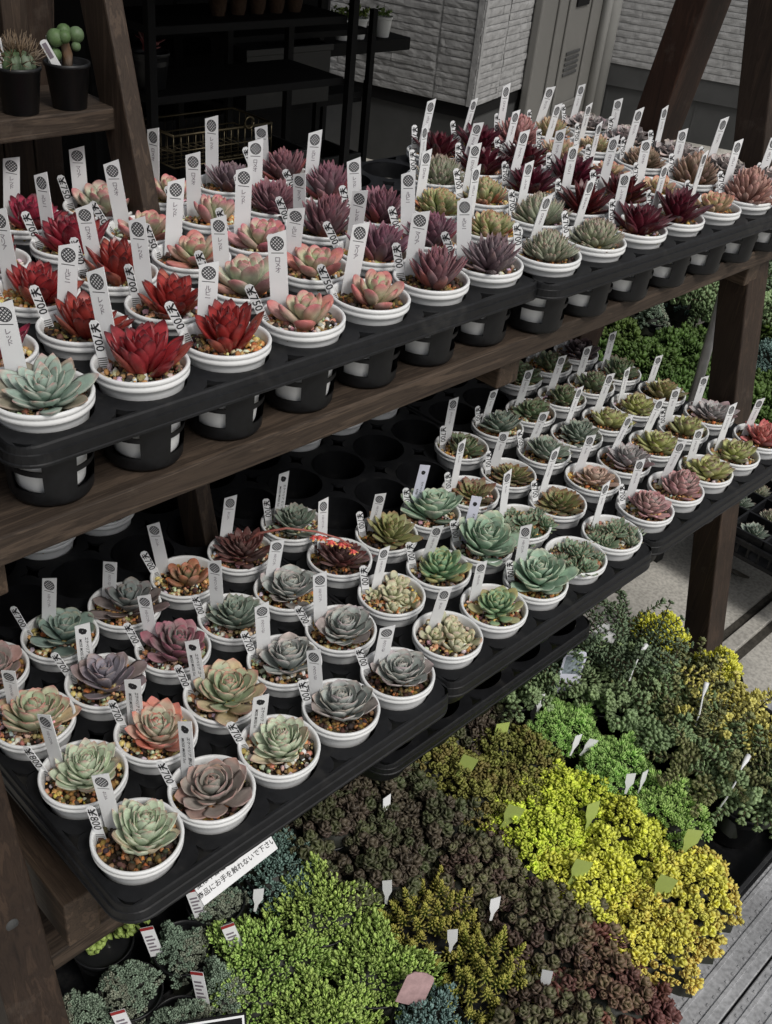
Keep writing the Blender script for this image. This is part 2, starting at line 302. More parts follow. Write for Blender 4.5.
kind('darkred', 'dark maroon rosette', 'maroon rosette', lambda s: rosette(s, 52, .52, .36, .13, 86, 12, .75, 24, .2, ACUTE, sr(96, 66, 62), sr(102, 54, 54), sr(86, 36, 40), .7, .35, hb=.2), None, 2)
kind('cream', 'creamy green plump cluster', 'creamy cluster', lambda s: cluster(s, ring(s, 4, .25, .62), n=15, R=.40, w=.62, th=.44, e0=84, e1=12, curl=34, cup=.05, pf=ROUND, center=sr(178, 182, 142), outer=sr(168, 168, 134), tip=sr(188, 168, 134), ts=.8, ek=.3, hb=.12, Lmin=.45), None, 2)
kind('green', 'mid green thick-leaved rosette', 'mid green rosette', lambda s: rosette(s, 38, .46, .46, .24, 85, 14, .75, 34, .15, SPAT, sr(118, 156, 116), sr(118, 150, 108), sr(146, 140, 88), .82, .3, hb=.24, low=sr(160, 140, 80), lowf=.85))
kind('big', 'large sage green rosette', 'sage green rosette', lambda s: rosette(s, 36, .68, .52, .14, 84, 16, .7, 26, .30, SPAT, sr(138, 170, 144), sr(134, 164, 138), sr(172, 172, 148), .86, .45, hb=.28), None, 3)
kind('multi', 'green many-headed cluster', 'green cluster', lambda s: cluster(s, ring(s, 6, .30, .56), n=30, R=.42, w=.42, th=.16, e0=84, e1=10, curl=34, cup=.2, pf=ACUTE, center=sr(122, 150, 118), outer=sr(118, 142, 112), tip=sr(150, 104, 88), ts=.82, ek=.25, hb=.16), None, 2)
kind('flat', 'flat olive-brown rosette', 'olive-brown rosette', lambda s: rosette(s, 38, .48, .40, .16, 80, 2, .6, 22, .15, ACUTE, sr(128, 140, 78), sr(124, 116, 76), sr(126, 74, 56), .66, .4, hb=.12), None, 2)
kind('olive', 'lime brown-tipped rosette', 'brown-tipped rosette', lambda s: rosette(s, 28, .52, .50, .26, 84, 14, .75, 36, .2, ACUTE, sr(172, 178, 104), sr(158, 162, 94), sr(104, 68, 58), .76, .22, hb=.2), None, 3)
kind('pinkrose', 'dusty pink dense rosette', 'dusty pink rosette', lambda s: rosette(s, 46, .46, .50, .16, 86, 6, .75, 42, .28, SPAT, sr(162, 156, 146), sr(172, 132, 136), sr(182, 124, 130), .72, .4, hb=.26), None, 2)
kind('peach', 'peach-grey compact rosette', 'peach-grey rosette', lambda s: rosette(s, 30, .42, .56, .16, 86, 10, .75, 38, .25, SPAT, sr(170, 156, 138), sr(176, 146, 132), sr(184, 142, 126), .75, .4, hb=.2))
kind('palegrey', 'silver-grey open rosette', 'silver-grey rosette', lambda s: rosette(s, 34, .56, .46, .11, 84, 12, .7, 18, .25, ACUTE, sr(164, 166, 162), sr(146, 140, 142), sr(152, 124, 124), .82, .35, hb=.2, low=sr(120, 84, 82), lowf=.85))
kind('coral', 'coral red pointed rosette', 'coral rosette', lambda s: rosette(s, 30, .54, .44, .16, 84, 18, .75, 20, .22, ACUTE, sr(186, 132, 116), sr(194, 106, 100), sr(176, 70, 70), .72, .4, hb=.2))
kind('darkgreen', 'dark green brown-tipped rosette', 'dark green rosette', lambda s: rosette(s, 36, .50, .44, .18, 84, 14, .75, 28, .2, ACUTE, sr(116, 138, 98), sr(102, 122, 86), sr(104, 74, 60), .78, .3, hb=.2), None, 3)
kind('oliveopen', 'olive green open rosette', 'olive green rosette', lambda s: rosette(s, 34, .52, .42, .15, 84, 14, .75, 14, .2, ACUTE, sr(146, 152, 84), sr(134, 132, 82), sr(128, 92, 66), .8, .35, hb=.2))
kind('greygreen', 'grey-green open rosette', 'grey-green open rosette', lambda s: rosette(s, 42, .54, .42, .13, 84, 12, .72, 22, .24, ACUTE, sr(118, 138, 122), sr(118, 132, 118), sr(140, 128, 116), .84, .35, hb=.22), None, 3)
kind('darkpurple', 'near-black purple rosette', 'near-black rosette', lambda s: rosette(s, 34, .54, .46, .13, 84, 10, .75, 22, .22, SPAT, sr(90, 78, 82), sr(84, 66, 72), sr(104, 84, 86), .8, .3, hb=.2))
for i, (k, d) in enumerate(K.items()):
    for v in range(d['nv']): d['me'].append(d['maker'](100 + i * 10 + v).mesh('rosette_' + str(v), d['mat']))

# ------------------------------------------------------------------ pots, soil, tags
def pot_mesh():
    mb = MB()
    mb.lathe([(.325, -.98), (.335, -.985), (.345, -.95), (.435, -.22), (.440, -.205), (.446, -.19), (.452, -.13), (.482, -.122), (.495, -.108), (.497, -.078), (.484, -.064),
              (.484, -.054), (.498, -.044), (.501, -.018), (.493, -.002), (.474, 0), (.462, -.008), (.452, -.03), (.436, -.16), (.40, -.5)], 56)
    mb.lathe([(.335, -.985), (.2, -.97), (.001, -.97)], 56)
    return mb.mesh('pot', M_pot)
ME_pot = pot_mesh()
def gravel(seed, pal):
    r = random.Random(seed); mb = MB(); base = bmesh.new(); bmesh.ops.create_icosphere(base, subdivisions=1, radius=1)
    bv = [v.co.copy() for v in base.verts]; bf = [[v.index for v in f.verts] for f in base.faces]; base.free()
    mb.lathe([(.438, -.165), (.38, -.15), (.2, -.145), (.001, -.145)], 40, (.035, .022, .013), 1)
    for k in range(430):
        q = .425 * math.sqrt(r.random()); a = r.uniform(0, 2 * PI); sz = r.choice((.014, .018, .022, .028, .034, .04)) * r.uniform(.85, 1.2)
        c = Vector((q * math.cos(a), q * math.sin(a), -.148 + sz * .55 + r.uniform(0, .012) + .03 * (1 - (q / .43) ** 2)))
        R = Euler((r.uniform(0, 6), r.uniform(0, 6), r.uniform(0, 6))).to_matrix(); s3 = (r.uniform(.7, 1.3), r.uniform(.7, 1.2), r.uniform(.6, 1))
        jit = [r.uniform(.8, 1.2) for _ in bv]
        col = r.choice(pal); col = tuple(min(.75, x * r.uniform(.8, 1.5)) for x in col)
        mb.add([c + R @ Vector((v[0] * s3[0], v[1] * s3[1], v[2] * s3[2])) * sz * j for v, j in zip(bv, jit)], bf, col, 0, True)
    return mb.mesh('gravel_topping', [M_stone, M_soil])
PAL1 = [(.46, .24, .075), (.54, .32, .12), (.34, .16, .055), (.58, .42, .2), (.07, .05, .035), (.22, .11, .05), (.6, .52, .4), (.05, .035, .025)]
PAL2 = [(.38, .22, .09), (.46, .31, .15), (.54, .46, .34), (.16, .10, .06), (.05, .036, .026), (.32, .19, .10), (.7, .64, .56), (.06, .045, .03)]
PAL3 = [(.10, .06, .03), (.05, .03, .02), (.24, .12, .045), (.08, .05, .03), (.32, .18, .06), (.04, .03, .022)]
ME_soil = [gravel(1, PAL1), gravel(2, PAL1), gravel(3, PAL2), gravel(4, PAL2), gravel(5, PAL3)]

_font = {}
def text_mesh(body, size, mat, name='writing', vertical=False, extr=.0):
    """flat lettering, converted to a mesh; vertical = one character under another"""
    cu = bpy.data.curves.new('t', 'FONT'); cu.body = '\n'.join(body) if vertical else body
    cu.size = size; cu.offset = size * .008; cu.align_x = 'CENTER'; cu.align_y = 'CENTER'; cu.resolution_u = 2; cu.extrude = extr
    if vertical: cu.space_line = .82
    o = bpy.data.objects.new('t', cu); C.objects.link(o); bpy.context.view_layer.update()
    me = bpy.data.meshes.new_from_object(o.evaluated_get(bpy.context.evaluated_depsgraph_get())); me.name = name
    bpy.data.objects.remove(o); bpy.data.curves.remove(cu)
    me.materials.clear(); me.materials.append(mat); return me
def place_text(me, M):
    me = me.copy(); me.transform(M); return me

TW, TH = .225, 1.28                                        # long tag, its foot at z = 0, facing -y
def tag_mesh(w, h, mat, slant=.07, th=.012):
    mb = MB(); n = 7; f = []; bk = []
    pts = [(-w * .16, 0), (w * .16, 0), (w * .5, h * .13), (w * .5, h * (1 + slant * w)), (-w * .5, h * (1 - slant))]
    pts = [(-w * .20, 0), (w * .20, 0), (w / 2, h * .12), (w / 2, h * .5), (w / 2, h), (-w / 2, h - slant), (-w / 2, h * .5), (-w / 2, h * .12)]
    k = len(pts); bow = lambda z: -.035 * (z / h) ** 2
    vs = [(x, bow(z) - th / 2, z) for x, z in pts] + [(x, bow(z) + th / 2, z) for x, z in pts]
    fs = [[0, 1, 2, 7], [7, 2, 3, 6], [6, 3, 4, 5]]; fs = fs + [[i + k for i in q[::-1]] for q in fs] + [[i, i + k, (i + 1) % k + k, (i + 1) % k] for i in range(k)]
    mb.add(vs, fs, smooth=False); return mb.mesh('tag_blade', mat)
def front(z, y=-.009): return -.035 * (z / TH) ** 2 + y
def logo_mesh(r=.083):                                     # round cross-hatched emblem: ring, eleven bars clipped to the disc
    mb = MB(); z0 = TH - .155
    n = 32; vs = []
    for q in (r, r * .87):
        for k in range(n): vs.append((q * math.cos(2 * PI * k / n), q * math.sin(2 * PI * k / n)))
    fs = [[k, (k + 1) % n, n + (k + 1) % n, n + k] for k in range(n)]
    polys = [(vs, fs)]
    for ang in (PI / 4, -PI / 4):
        for i in range(-2, 3):
            o = i * r * .36; L = math.sqrt(max(0, (r * .93) ** 2 - o * o)); hw = r * .075
            ca, sa = math.cos(ang), math.sin(ang)
            polys.append(([(a * ca - b * sa, a * sa + b * ca) for a, b in ((-L, o - hw), (L, o - hw), (L, o + hw), (-L, o + hw))], [[0, 1, 2, 3]]))
    for j, (v, f) in enumerate(polys):
        mb.add([(x, front(z0 + y, -.0085 - j * .00025), z0 + y) for x, y in v], f, smooth=False)
    mb.add([(-.075, front(z0 - .11), z0 - .112), (.075, front(z0 - .11), z0 - .112), (.075, front(z0 - .1), z0 - .103), (-.075, front(z0 - .1), z0 - .103)], [[0, 1, 2, 3]], smooth=False)
    return mb.mesh('logo', M_logo)
def blob_logo(r=.06, mat=None):                            # small rosette-shaped emblem
    mb = MB(); z0 = TH - .15
    for i in range(7):
        a = i * 2 * PI / 7; cx, cz = r * .55 * math.cos(a), r * .55 * math.sin(a); n = 10
        mb.add([(cx + r * .5 * math.cos(2 * PI * k / n), front(z0, -.0085 - i * .0003), z0 + cz + r * .5 * math.sin(2 * PI * k / n)) for k in range(n)], [list(range(n))], smooth=False)
    return mb.mesh('logo', mat or M_ink)
RX = Matrix.Rotation(PI / 2, 4, 'X')
def vtext(body, size, mat, x, ztop):                       # stacked characters down the tag
    me = text_mesh(body, size, mat, 'writing', True)
    zs = [v.co.y for v in me.vertices]; zc = ztop - (max(zs) - min(zs)) / 2
    sh = math.atan(-.07 * zc / TH)
    me.transform(Matrix.Translation((x, front(zc, -.011), zc)) @ Matrix.Rotation(.05, 4, 'X') @ RX @ Matrix.Translation((0, -(max(zs) + min(zs)) / 2, 0)))
    return me
def rtext(body, size, mat, x, ztop):                       # a line of letters turned to run down the tag
    me = text_mesh(body, size, mat)
    xs = [v.co.x for v in me.vertices]; Ln = max(xs) - min(xs); zc = ztop - Ln / 2
    me.transform(Matrix.Translation((x, front(zc, -.013), zc)) @ Matrix.Rotation(.05, 4, 'X') @ RX @ Matrix.Rotation(-PI / 2, 4, 'Z') @ Matrix.Translation((-(max(xs) + min(xs)) / 2, 0, 0)))
    return me
ME_tag = tag_mesh(TW, TH, M_tag); ME_tagl = tag_mesh(TW, TH, M_tagl, .0)
ME_logo = logo_mesh(); ME_blob = blob_logo(); ME_dot = blob_logo(.045)
WR_T = [vtext(t, .075, M_grey, 0, TH - .31) for t in ('ルビー', 'レッド', 'ロメオ', 'マリア')]
WR_S = [vtext(t, .06, M_grey, 0, TH - .31) for t in ('エケベリア', 'ラウリンゼ', 'セレナ')]
WR_E = [rtext(t, .062, M_ink, .045, TH - .26) for t in ('エケベリア ピンク', 'エケベリア コード', 'エケベリア 野ばら')]
WR_M = [rtext('MOSS MOSS Suc', .058, M_ink, -.045, TH - .30)]
WR_L = [rtext('エケベリア', .055, M_ink, .035, TH - .34), rtext('¥700', .06, M_ink, -.04, TH - .5)]
PW, PH = .108, .66
def price_mesh():
    mb = MB(); w, h, c = PW / 2, PH, .03
    pts = [(-w, .0), (w, .0), (w, h - c), (w - c, h), (-w + c, h), (-w, h - c)]; k = len(pts)
    vs = [(x, -.005, z) for x, z in pts] + [(x, .005, z) for x, z in pts]
    mb.add(vs, [list(range(k)), [i + k for i in range(k)][::-1]] + [[i, i + k, (i + 1) % k + k, (i + 1) % k] for i in range(k)], smooth=False)
    return mb.mesh('tag_blade', M_tag)
ME_price = price_mesh()
def price_text(t):
    dg = text_mesh(t[1:], .135, M_ink); xs = [v.co.x for v in dg.vertices]; x0 = min(xs); ys = [v.co.y for v in dg.vertices]; y0, y1 = min(ys), max(ys); mb = MB()
    mb.add([v.co[:] for v in dg.vertices], [list(p.vertices) for p in dg.polygons], smooth=False)
    cx = x0 - .066; hw = .046; ym = y0 + (y1 - y0) * .48; q = .0105          # two arms, a stem and two bars
    def bar(a, b, z, w=q):
        a, b = Vector(a), Vector(b); n = (b - a).normalized(); n = Vector((-n.y, n.x)) * w
        mb.add([(*(a + n), z), (*(a - n), z), (*(b - n), z), (*(b + n), z)], [[0, 1, 2, 3]], smooth=False)
    bar((cx - hw, y1), (cx, ym), .0004); bar((cx + hw, y1), (cx, ym), .0008); bar((cx, ym), (cx, y0), .0012)
    bar((cx - hw, ym - .004), (cx + hw, ym - .004), .0016, .006); bar((cx - hw, ym - .030), (cx + hw, ym - .030), .002, .006)
    me = mb.mesh('writing', M_ink); xs = [v.co.x for v in me.vertices]; mid = (max(xs) + min(xs)) / 2; Ln = (max(xs) - min(xs)) * .92
    for v in me.vertices: v.co.x = (v.co.x - mid) * .92
    me.transform(Matrix.Translation((0, -.008, PH - .03 - Ln / 2)) @ RX @ Matrix.Rotation(-PI / 2, 4, 'Z')); return me
WR_P = {t: price_text(t) for t in ('¥700', '¥750', '¥800')}
def bar_mesh():
    mb = MB()
    for i in range(7): mb.add([(-.05, -.0075, .13 + i * .022), (.05, -.0075, .13 + i * .022), (.05, -.0075, .142 + i * .022), (-.05, -.0075, .142 + i * .022)], [[0, 1, 2, 3]], smooth=False)
    return mb.mesh('barcode', M_barcode)
ME_bar = bar_mesh()

RV = Vector((.72, -.69, 0)); BV = Vector((.69, .72, 0))   # along the picture / away from it, on the ground
FACE = math.atan2(BV.y, BV.x) - PI / 2                     # z-turn that faces a tag (front = -y) toward the aisle
ORD = ['front', 'second', 'third', 'fourth', 'fifth', 'sixth', 'seventh']
NTH = ['first', 'second', 'third', 'fourth', 'fifth', 'sixth', 'seventh']
def potted(kindkey, base, where, ntag='A', price='¥700', soil=None, turn=0.0, lean=None, sc=1.0, slim=1.0, seed=0):
    d = K[kindkey]; r = random.Random(seed)
    x, y, z = base; x += r.uniform(-.012, .012); y += r.uniform(-.012, .012)
    t = thing('potted_succulent', '%s in white pot, %s' % (d['phrase'], where), 'potted succulent', (x, y, z), (r.uniform(-.02, .02), r.uniform(-.02, .02), 0), 'succulents in white pots on the display stand')
    obj('pot', ME_pot, t, rot=(0, 0, r.uniform(0, 6)))
    obj('gravel_topping', ME_soil[soil if soil is not None else r.randrange(5)], t, rot=(0, 0, r.uniform(0, 6)))
    off = RV * .05 - BV * .02
    obj('rosette', r.choice(d['me']), t, (off.x + r.uniform(-.02, .02), off.y + r.uniform(-.02, .02), -.12 + d['up']), (r.uniform(-.15, .15), r.uniform(-.15, .15), r.uniform(0, 6)), tuple(sc * r.uniform(.90, 1.10) * q for q in (1, r.uniform(.93, 1.07), r.uniform(.88, 1.1))))
    sub = d['short']
    if ntag:
        p = -RV * .26 + BV * (.16 + r.uniform(-.03, .03)) + RV * r.uniform(-.04, .03)
        la = r.uniform(-.13, .13) if lean is None else lean + r.uniform(-.10, .10)
        g = obj('plant_tag', ME_tagl if ntag == 'L' else ME_tag, None, (x + p.x, y + p.y, z - .40), (r.uniform(-.10, .08) - .02, la, FACE + turn + r.uniform(-.4, .4)), (slim * r.uniform(.92, 1.04), 1, r.uniform(.84, 1.04)))
        nm = {'A': 'tall white emblem tag', 'B': 'white two-line name tag', 'L': 'pale lilac name tag', 'S': 'tall white emblem tag'}[ntag]
        tag(g, '%s behind %s, %s' % (nm, sub, where), 'plant tag', 'name tags standing in the succulent pots')
        if ntag == 'A': obj('logo', ME_logo, g); obj('writing', r.choice(WR_T), g)
        elif ntag == 'S': obj('logo', ME_logo, g); obj('writing', r.choice(WR_S), g)
        elif ntag == 'B': obj('logo', ME_blob, g); obj('writing', r.choice(WR_E), g); obj('writing', WR_M[0], g)
        else:
            obj('logo', ME_dot, g)
            for w in WR_L: obj('writing', w, g)
    if price:
        p = -RV * .33 - BV * .02 + BV * r.uniform(-.06, .06)
        g = obj('price_tag', ME_price, None, (x + p.x, y + p.y, z - .28), (-.12 + r.uniform(-.1, .1), -(.42 + r.uniform(-.16, .2)) if lean is None else -.12 + r.uniform(-.15, .1), FACE + turn + r.uniform(-.2, .2)))
        tag(g, 'small %s price tag by %s, %s' % (price, sub, where), 'price tag', 'price tags standing in the succulent pots')
        obj('writing', WR_P[price], g); obj('barcode', ME_bar, g)
    return t

# ------------------------------------------------------------------ trays
def rrect(x0, x1, y0, y1, r, n=8):
    P = []
    for cx, cy, a0 in ((x1 - r, y1 - r, 0), (x0 + r, y1 - r, PI / 2), (x0 + r, y0 + r, PI), (x1 - r, y0 + r, 1.5 * PI)):
        for k in range(n + 1): a = a0 + PI / 2 * k / n; P.append((cx + r * math.cos(a), cy + r * math.sin(a)))
    return P
HR = .472
def deck_mesh(nx, ny, sx, sy, zd, th=.02, slots=True):
    mb = MB(); n = 40
    for i in range(nx):
        for j in range(ny):
            hx, hy = sx / 2, sy / 2; cx, cy = i * sx, j * sy; inner = []; outer = []
            for k in range(n):
                a = 2 * PI * k / n; ca, sa = math.cos(a), math.sin(a)
                q = min(hx / max(abs(ca), 1e-6), hy / max(abs(sa), 1e-6)); ox, oy = q * ca, q * sa
                if slots:
                    dd = abs(abs(ox) - hx) + abs(abs(oy) - hy)
                    lim = hx + hy - .12; s1 = abs(ox) + abs(oy)
                    if s1 > lim: ox *= lim / s1; oy *= lim / s1
                inner.append((cx + HR * ca, cy + HR * sa)); outer.append((cx + ox, cy + oy))
            for k in range(n):
                k2 = (k + 1) % n
                mb.add([(*inner[k], zd), (*inner[k2], zd), (*outer[k2], zd), (*outer[k], zd), (*inner[k], zd - .05), (*inner[k2], zd - .05), (*outer[k], zd - .05), (*outer[k2], zd - .05)],
                       [[0, 3, 2, 1], [0, 1, 5, 4], [3, 6, 7, 2]], smooth=False)
    return mb.mesh('tray_deck', M_tray)
def rim_mesh(nx, ny, sx, sy, zd, e, drop):
    mb = MB(); x0, x1, y0, y1 = -sx / 2, (nx - .5) * sx, -sy / 2, (ny - .5) * sy
    prof = [(0.0, 0.0, .02), (e * .35, 0, .12), (e * .5, -.02, .14), (e * .62, -drop * .42, .15), (e * .82, -drop * .46, .18), (e * .86, -drop * .95, .19), (e, -drop, .2), (e, -drop - .025, .2), (e * .84, -drop - .025, .19), (e * .6, -drop * .5, .15), (e * .3, -.05, .1)]
    rings = [rrect(x0 - d, x1 + d, y0 - d, y1 + d, r + .06 + d) for d, z, r in prof]; n = len(rings[0])
    vs = [(x, y, zd + prof[i][1]) for i, R in enumerate(rings) for x, y in R]
    fs = [[i * n + k, i * n + (k + 1) % n, (i + 1) * n + (k + 1) % n, (i + 1) * n + k] for i in range(len(prof) - 1) for k in range(n)]
    mb.add(vs, fs, smooth=False); return mb.mesh('tray_rim', M_tray)
def cup_mesh(depth=.70, windows=True):
    mb = MB(); n = 48; zs = [-.01, -depth + .62, -depth + .42, -depth + .36, -depth + .17, -depth + .04, -depth]
    rad = lambda z: HR - .004 + (z / depth) * .058
    win = set()
    for az in (30, 120, 210, 300):
        for k in range(n):
            dlt = abs((k + .5) * 360 / n - az)
            if min(dlt, 360 - dlt) < 19: win.add(k)
    vs = []
    for inn in (0, .014):
        for z in zs:
            for k in range(n): a = 2 * PI * k / n; q = rad(z) - inn - (.02 if z == zs[-1] else 0); vs.append((q * math.cos(a), q * math.sin(a), z))
    fs = []; m = len(zs)
    for i in range(m - 1):
        for k in range(n):
            if windows and k in win and i in (1, 3): continue
            a, b, c, d = i * n + k, i * n + (k + 1) % n, (i + 1) * n + (k + 1) % n, (i + 1) * n + k
            fs.append([a, b, c, d]); fs.append([q + m * n for q in (d, c, b, a)])
    fs.append([(m - 1) * n + k for k in range(n)]); fs.append([m * n + (m - 1) * n + k for k in range(n)][::-1])
    mb.add(vs, fs); return mb.mesh('cell_cup', M_tray)
ME_cup = cup_mesh(.87); ME_cup2 = cup_mesh(.74, False)
def tray(label, loc, nx, ny, sx, sy, ang=0, e=.10, drop=.19, cup=ME_cup, group='black growing trays on the display stand', skip=()):
    t = thing('plant_tray', label, 'plant tray', loc, (0, 0, ang), group)
    obj('tray_deck', deck_mesh(nx, ny, sx, sy, 0), t); obj('tray_rim', rim_mesh(nx, ny, sx, sy, 0, e, drop), t)
    for i in range(nx):
        for j in range(ny):
            if (i, j) in skip: continue
            obj('cell_cup', cup, t, (i * sx, j * sy, -.012))
    return t

# ------------------------------------------------------------------ the lattice of pots (building units)
H = 4.488
def lat(k, i, j):
    if k == 'M': return (i, j * 1.113, 0)
    if k == 'N': return (5.103 + i, .094 + j * 1.113, 0)
    if k == 'P': return (10.245 + i, .188 + j * 1.113, 0)
    a, ox, oy = (-.0023, .370, 1.821) if k == 'T' else (-.0175, 7.940, 1.600)
    return (ox + math.cos(a) * i * 1.086 - math.sin(a) * j * 1.0757, oy + math.sin(a) * i * 1.086 + math.cos(a) * j * 1.0757, H)
DT, DM = -.20, -.25
for k, nm in (('T', 'left'), ('U', 'right')):
    x, y, z = lat(k, 0, 0)
    tray('black %s tray on the upper shelf, filled with %s' % (nm, 'red, pink and purple pots' if k == 'T' else 'burgundy and grey-green pots'), (x, y, z + DT), 7, 5, 1.086, 1.0757, -.0023 if k == 'T' else -.0175)
for k, nm in (('M', 'left'), ('N', 'centre'), ('P', 'right')):
    x, y, z = lat(k, 0, 0)
    tray('black %s tray on the middle shelf, %s' % (nm, 'its rear rows dark and mostly empty' if k != 'P' else 'nearest the right-hand post'), (x, y, z + DM), 5, 7, 1.0, 1.113, cup=ME_cup2, e=.10, drop=.25)

TT = {(0, 0): 'glaucous', (1, 0): 'red', (2, 0): 'red', (3, 0): 'pinkgreen', (4, 0): 'pinkgreen', (5, 0): 'purple', (6, 0): 'greypurple',
      (0, 1): 'red', (1, 1): 'red', (2, 1): 'red', (3, 1): 'palepink', (4, 1): 'pinkgreen', (5, 1): 'purple', (6, 1): 'purple',
      (1, 2): 'red', (2, 2): 'red', (3, 2): 'pinkgreen', (4, 2): 'pinkgreen', (5, 2): 'purple', (6, 2): 'purple',
      (1, 3): 'red', (2, 3): 'red', (3, 3): 'pinkgreen', (4, 3): 'pinkgreen', (5, 3): 'purple', (6, 3): 'purple',
      (1, 4): 'red', (2, 4): 'red', (3, 4): 'palepink', (4, 4): 'pinkgreen', (5, 4): 'greypurple', (6, 4): 'purple'}
UU = {(0, 0): 'densegreen', (1, 0): 'densegreen', (2, 0): 'burgundy', (3, 0): 'burgundy', (4, 0): 'smallorange', (5, 0): 'densepink', (6, 0): 'frilly',
      (0, 1): 'yelgreen', (1, 1): 'densegreen', (2, 1): 'burgundy', (3, 1): 'burgundy', (4, 1): 'smallorange', (5, 1): 'densebrown', (6, 1): 'frilly',
      (0, 2): 'yelgreen', (1, 2): 'yelgreen', (2, 2): 'burgundy', (3, 2): 'burgundy', (4, 2): 'smallorange', (5, 2): 'densebrown', (6, 2): 'frilly',
      (1, 3): 'densegreen', (2, 3): 'burgundy', (3, 3): 'burgundy', (4, 3): 'orangegreen', (5, 3): 'orangegreen', (6, 3): 'frilly',
      (2, 4): 'burgundy', (3, 4): 'burgundy', (4, 4): 'densepink', (5, 4): 'orangegreen', (6, 4): 'frilly'}
MM = {(0, 0): ('pale', 'S', '¥800'), (1, 0): ('greypink', 'B', '¥700'), (2, 0): ('pale', 'B', '¥700'), (3, 0): ('greyblue', 'S', '¥700'), (4, 0): ('greyblue', 'S', '¥700'),
      (0, 1): ('pale', 'S', '¥800'), (1, 1): ('orange', 'B', '¥700'), (2, 1): ('greenpink', 'B', '¥700'), (3, 1): ('greyblue', 'S', '¥700'), (4, 1): ('greyblue', 'S', '¥700'),
      (0, 2): ('greenpink', 'S', '¥800'), (1, 2): ('lilac', 'B', '¥700'), (2, 2): ('rose', 'S', '¥700'), (3, 2): ('greygreen', 'S', '¥700'), (4, 2): ('greyblue', 'S', None),
      (0, 3): ('greypink', None, None), (1, 3): ('bluegreen', 'S', '¥700'), (2, 3): ('darkgrey', 'S', None), (3, 3): ('tiny', 'S', '¥700'), (4, 3): ('darkred', 'S', None),
      (2, 5): ('greygreen', 'S', '¥700'), (3, 5): ('darkgrey', 'S', '¥700')}
NN = {(0, 0): ('cream', 'S', None), (1, 0): ('green', 'S', None), (2, 0): ('big', 'S', '¥700'), (3, 0): ('multi', None, None), (4, 0): ('multi', 'S', None),
      (0, 1): ('cream', 'S', '¥700'), (1, 1): ('green', 'S', '¥700'), (2, 1): ('big', 'L', '¥700'), (3, 1): ('multi', 'S', None), (4, 1): ('flat', 'S', '¥700'),
      (0, 2): ('darkred', 'S', None), (1, 2): ('oliveopen', 'S', '¥700'), (2, 2): ('big', 'L', '¥700'), (3, 2): ('flat', 'S', '¥700'), (4, 2): ('flat', 'S', '¥700'),
      (0, 3): ('greygreen', 'B', '¥700'), (4, 3): ('darkgreen', 'S', '¥700'), (2, 5): ('greygreen', None, None), (3, 5): ('greygreen', None, None), (4, 5): ('darkgreen', None, None)}
PP = {(0, 0): ('pinkrose', 'S', '¥700'), (1, 0): ('pinkrose', 'S', None), (2, 0): ('olive', 'S', None), (3, 0): ('olive', 'S', None), (4, 0): ('coral', 'S', None),
      (0, 1): ('peach', 'S', None), (1, 1): ('palegrey', 'S', None), (2, 1): ('olive', 'S', None), (3, 1): ('olive', 'S', '¥700'), (4, 1): ('palegrey', 'S', None),
      (0, 2): ('greygreen', 'S', '¥700'), (1, 2): ('greygreen', 'S', None), (2, 2): ('olive', 'S', None), (3, 2): ('olive', 'S', None), (4, 2): ('oliveopen', 'S', None),
      (0, 3): ('greygreen', 'S', '¥700'), (1, 3): ('darkgreen', 'S', None), (2, 3): ('darkgreen', 'S', None), (3, 3): ('darkgreen', 'S', None), (4, 3): ('darkgreen', 'S', None),
      (2, 4): ('darkgreen', 'S', None), (3, 4): ('darkgreen', 'S', None), (4, 4): ('darkpurple', 'S', None)}
def where(sh, tr, i, j): return '%s %s tray, %s row, %s from left' % (sh, tr, ORD[j], NTH[i])
sd = 0
for k, D, tr in (('T', TT, 'left'), ('U', UU, 'right')):
    for (i, j), kk in D.items():
        sd += 1; pr = '¥750' if kk in ('pinkgreen', 'palepink') else '¥700'
        potted(kk, lat(k, i, j), where('upper', tr, i, j), 'A', pr, 3 if kk == 'frilly' else None, turn=-.1 if k == 'T' else .5, lean=None if k == 'T' else .08, seed=sd, slim=.93 if k == 'T' else .76)
for k, D, tr in (('M', MM, 'left'), ('N', NN, 'centre'), ('P', PP, 'right')):
    for (i, j), (kk, tg, pr) in D.items():
        sd += 1
        hero = potted(kk, lat(k, i, j), where('middle', tr, i, j), tg, pr, None, turn={'M': 0, 'N': .25, 'P': .35}[k], lean={'M': None, 'N': .05, 'P': .10}[k], seed=sd, slim={'M': .86, 'N': .72, 'P': .68}[k])
        if (k, i, j) == ('M', 4, 3):      # the maroon plant sends out an arching flower stalk
            st = MB(); P0 = lat('M', 4, 3)
            pts = [Vector(q) - Vector(P0) for q in ((4.0, 3.3, .10), (4.12, 3.05, .42), (4.4, 2.75, .55), (4.7, 2.45, .52), (4.95, 2.2, .42), (5.08, 2.05, .30))]
            st.tube(pts, [.022, .02, .018, .016, .014, .01], 8, sr(150, 80, 72))
            o = obj('flower_stalk', st.mesh('flower_stalk', M_leaf), hero)
            fl = MB(); r = random.Random(3)
            for q in range(9):
                c = pts[3].lerp(pts[5], q / 8) + Vector((r.uniform(-.05, .05), r.uniform(-.05, .05), r.uniform(-.10, -.02)))
                for w in range(5):
                    leaf(fl, c, w * 1.256 + q, math.radians(-35 + r.uniform(-10, 10)), .095, .5, .3, .3, .1, ACUTE, lambda s, e, up: mix(sr(214, 70, 66), sr(232, 190, 80), sst(.6, 1, s)), nc=6, ss=(0, .3, .6, .85, 1))
            obj('blossom', fl.mesh('blossom', M_leaf), o)
for n_, (i, j) in enumerate(((1, 6), (3, 6))): pass

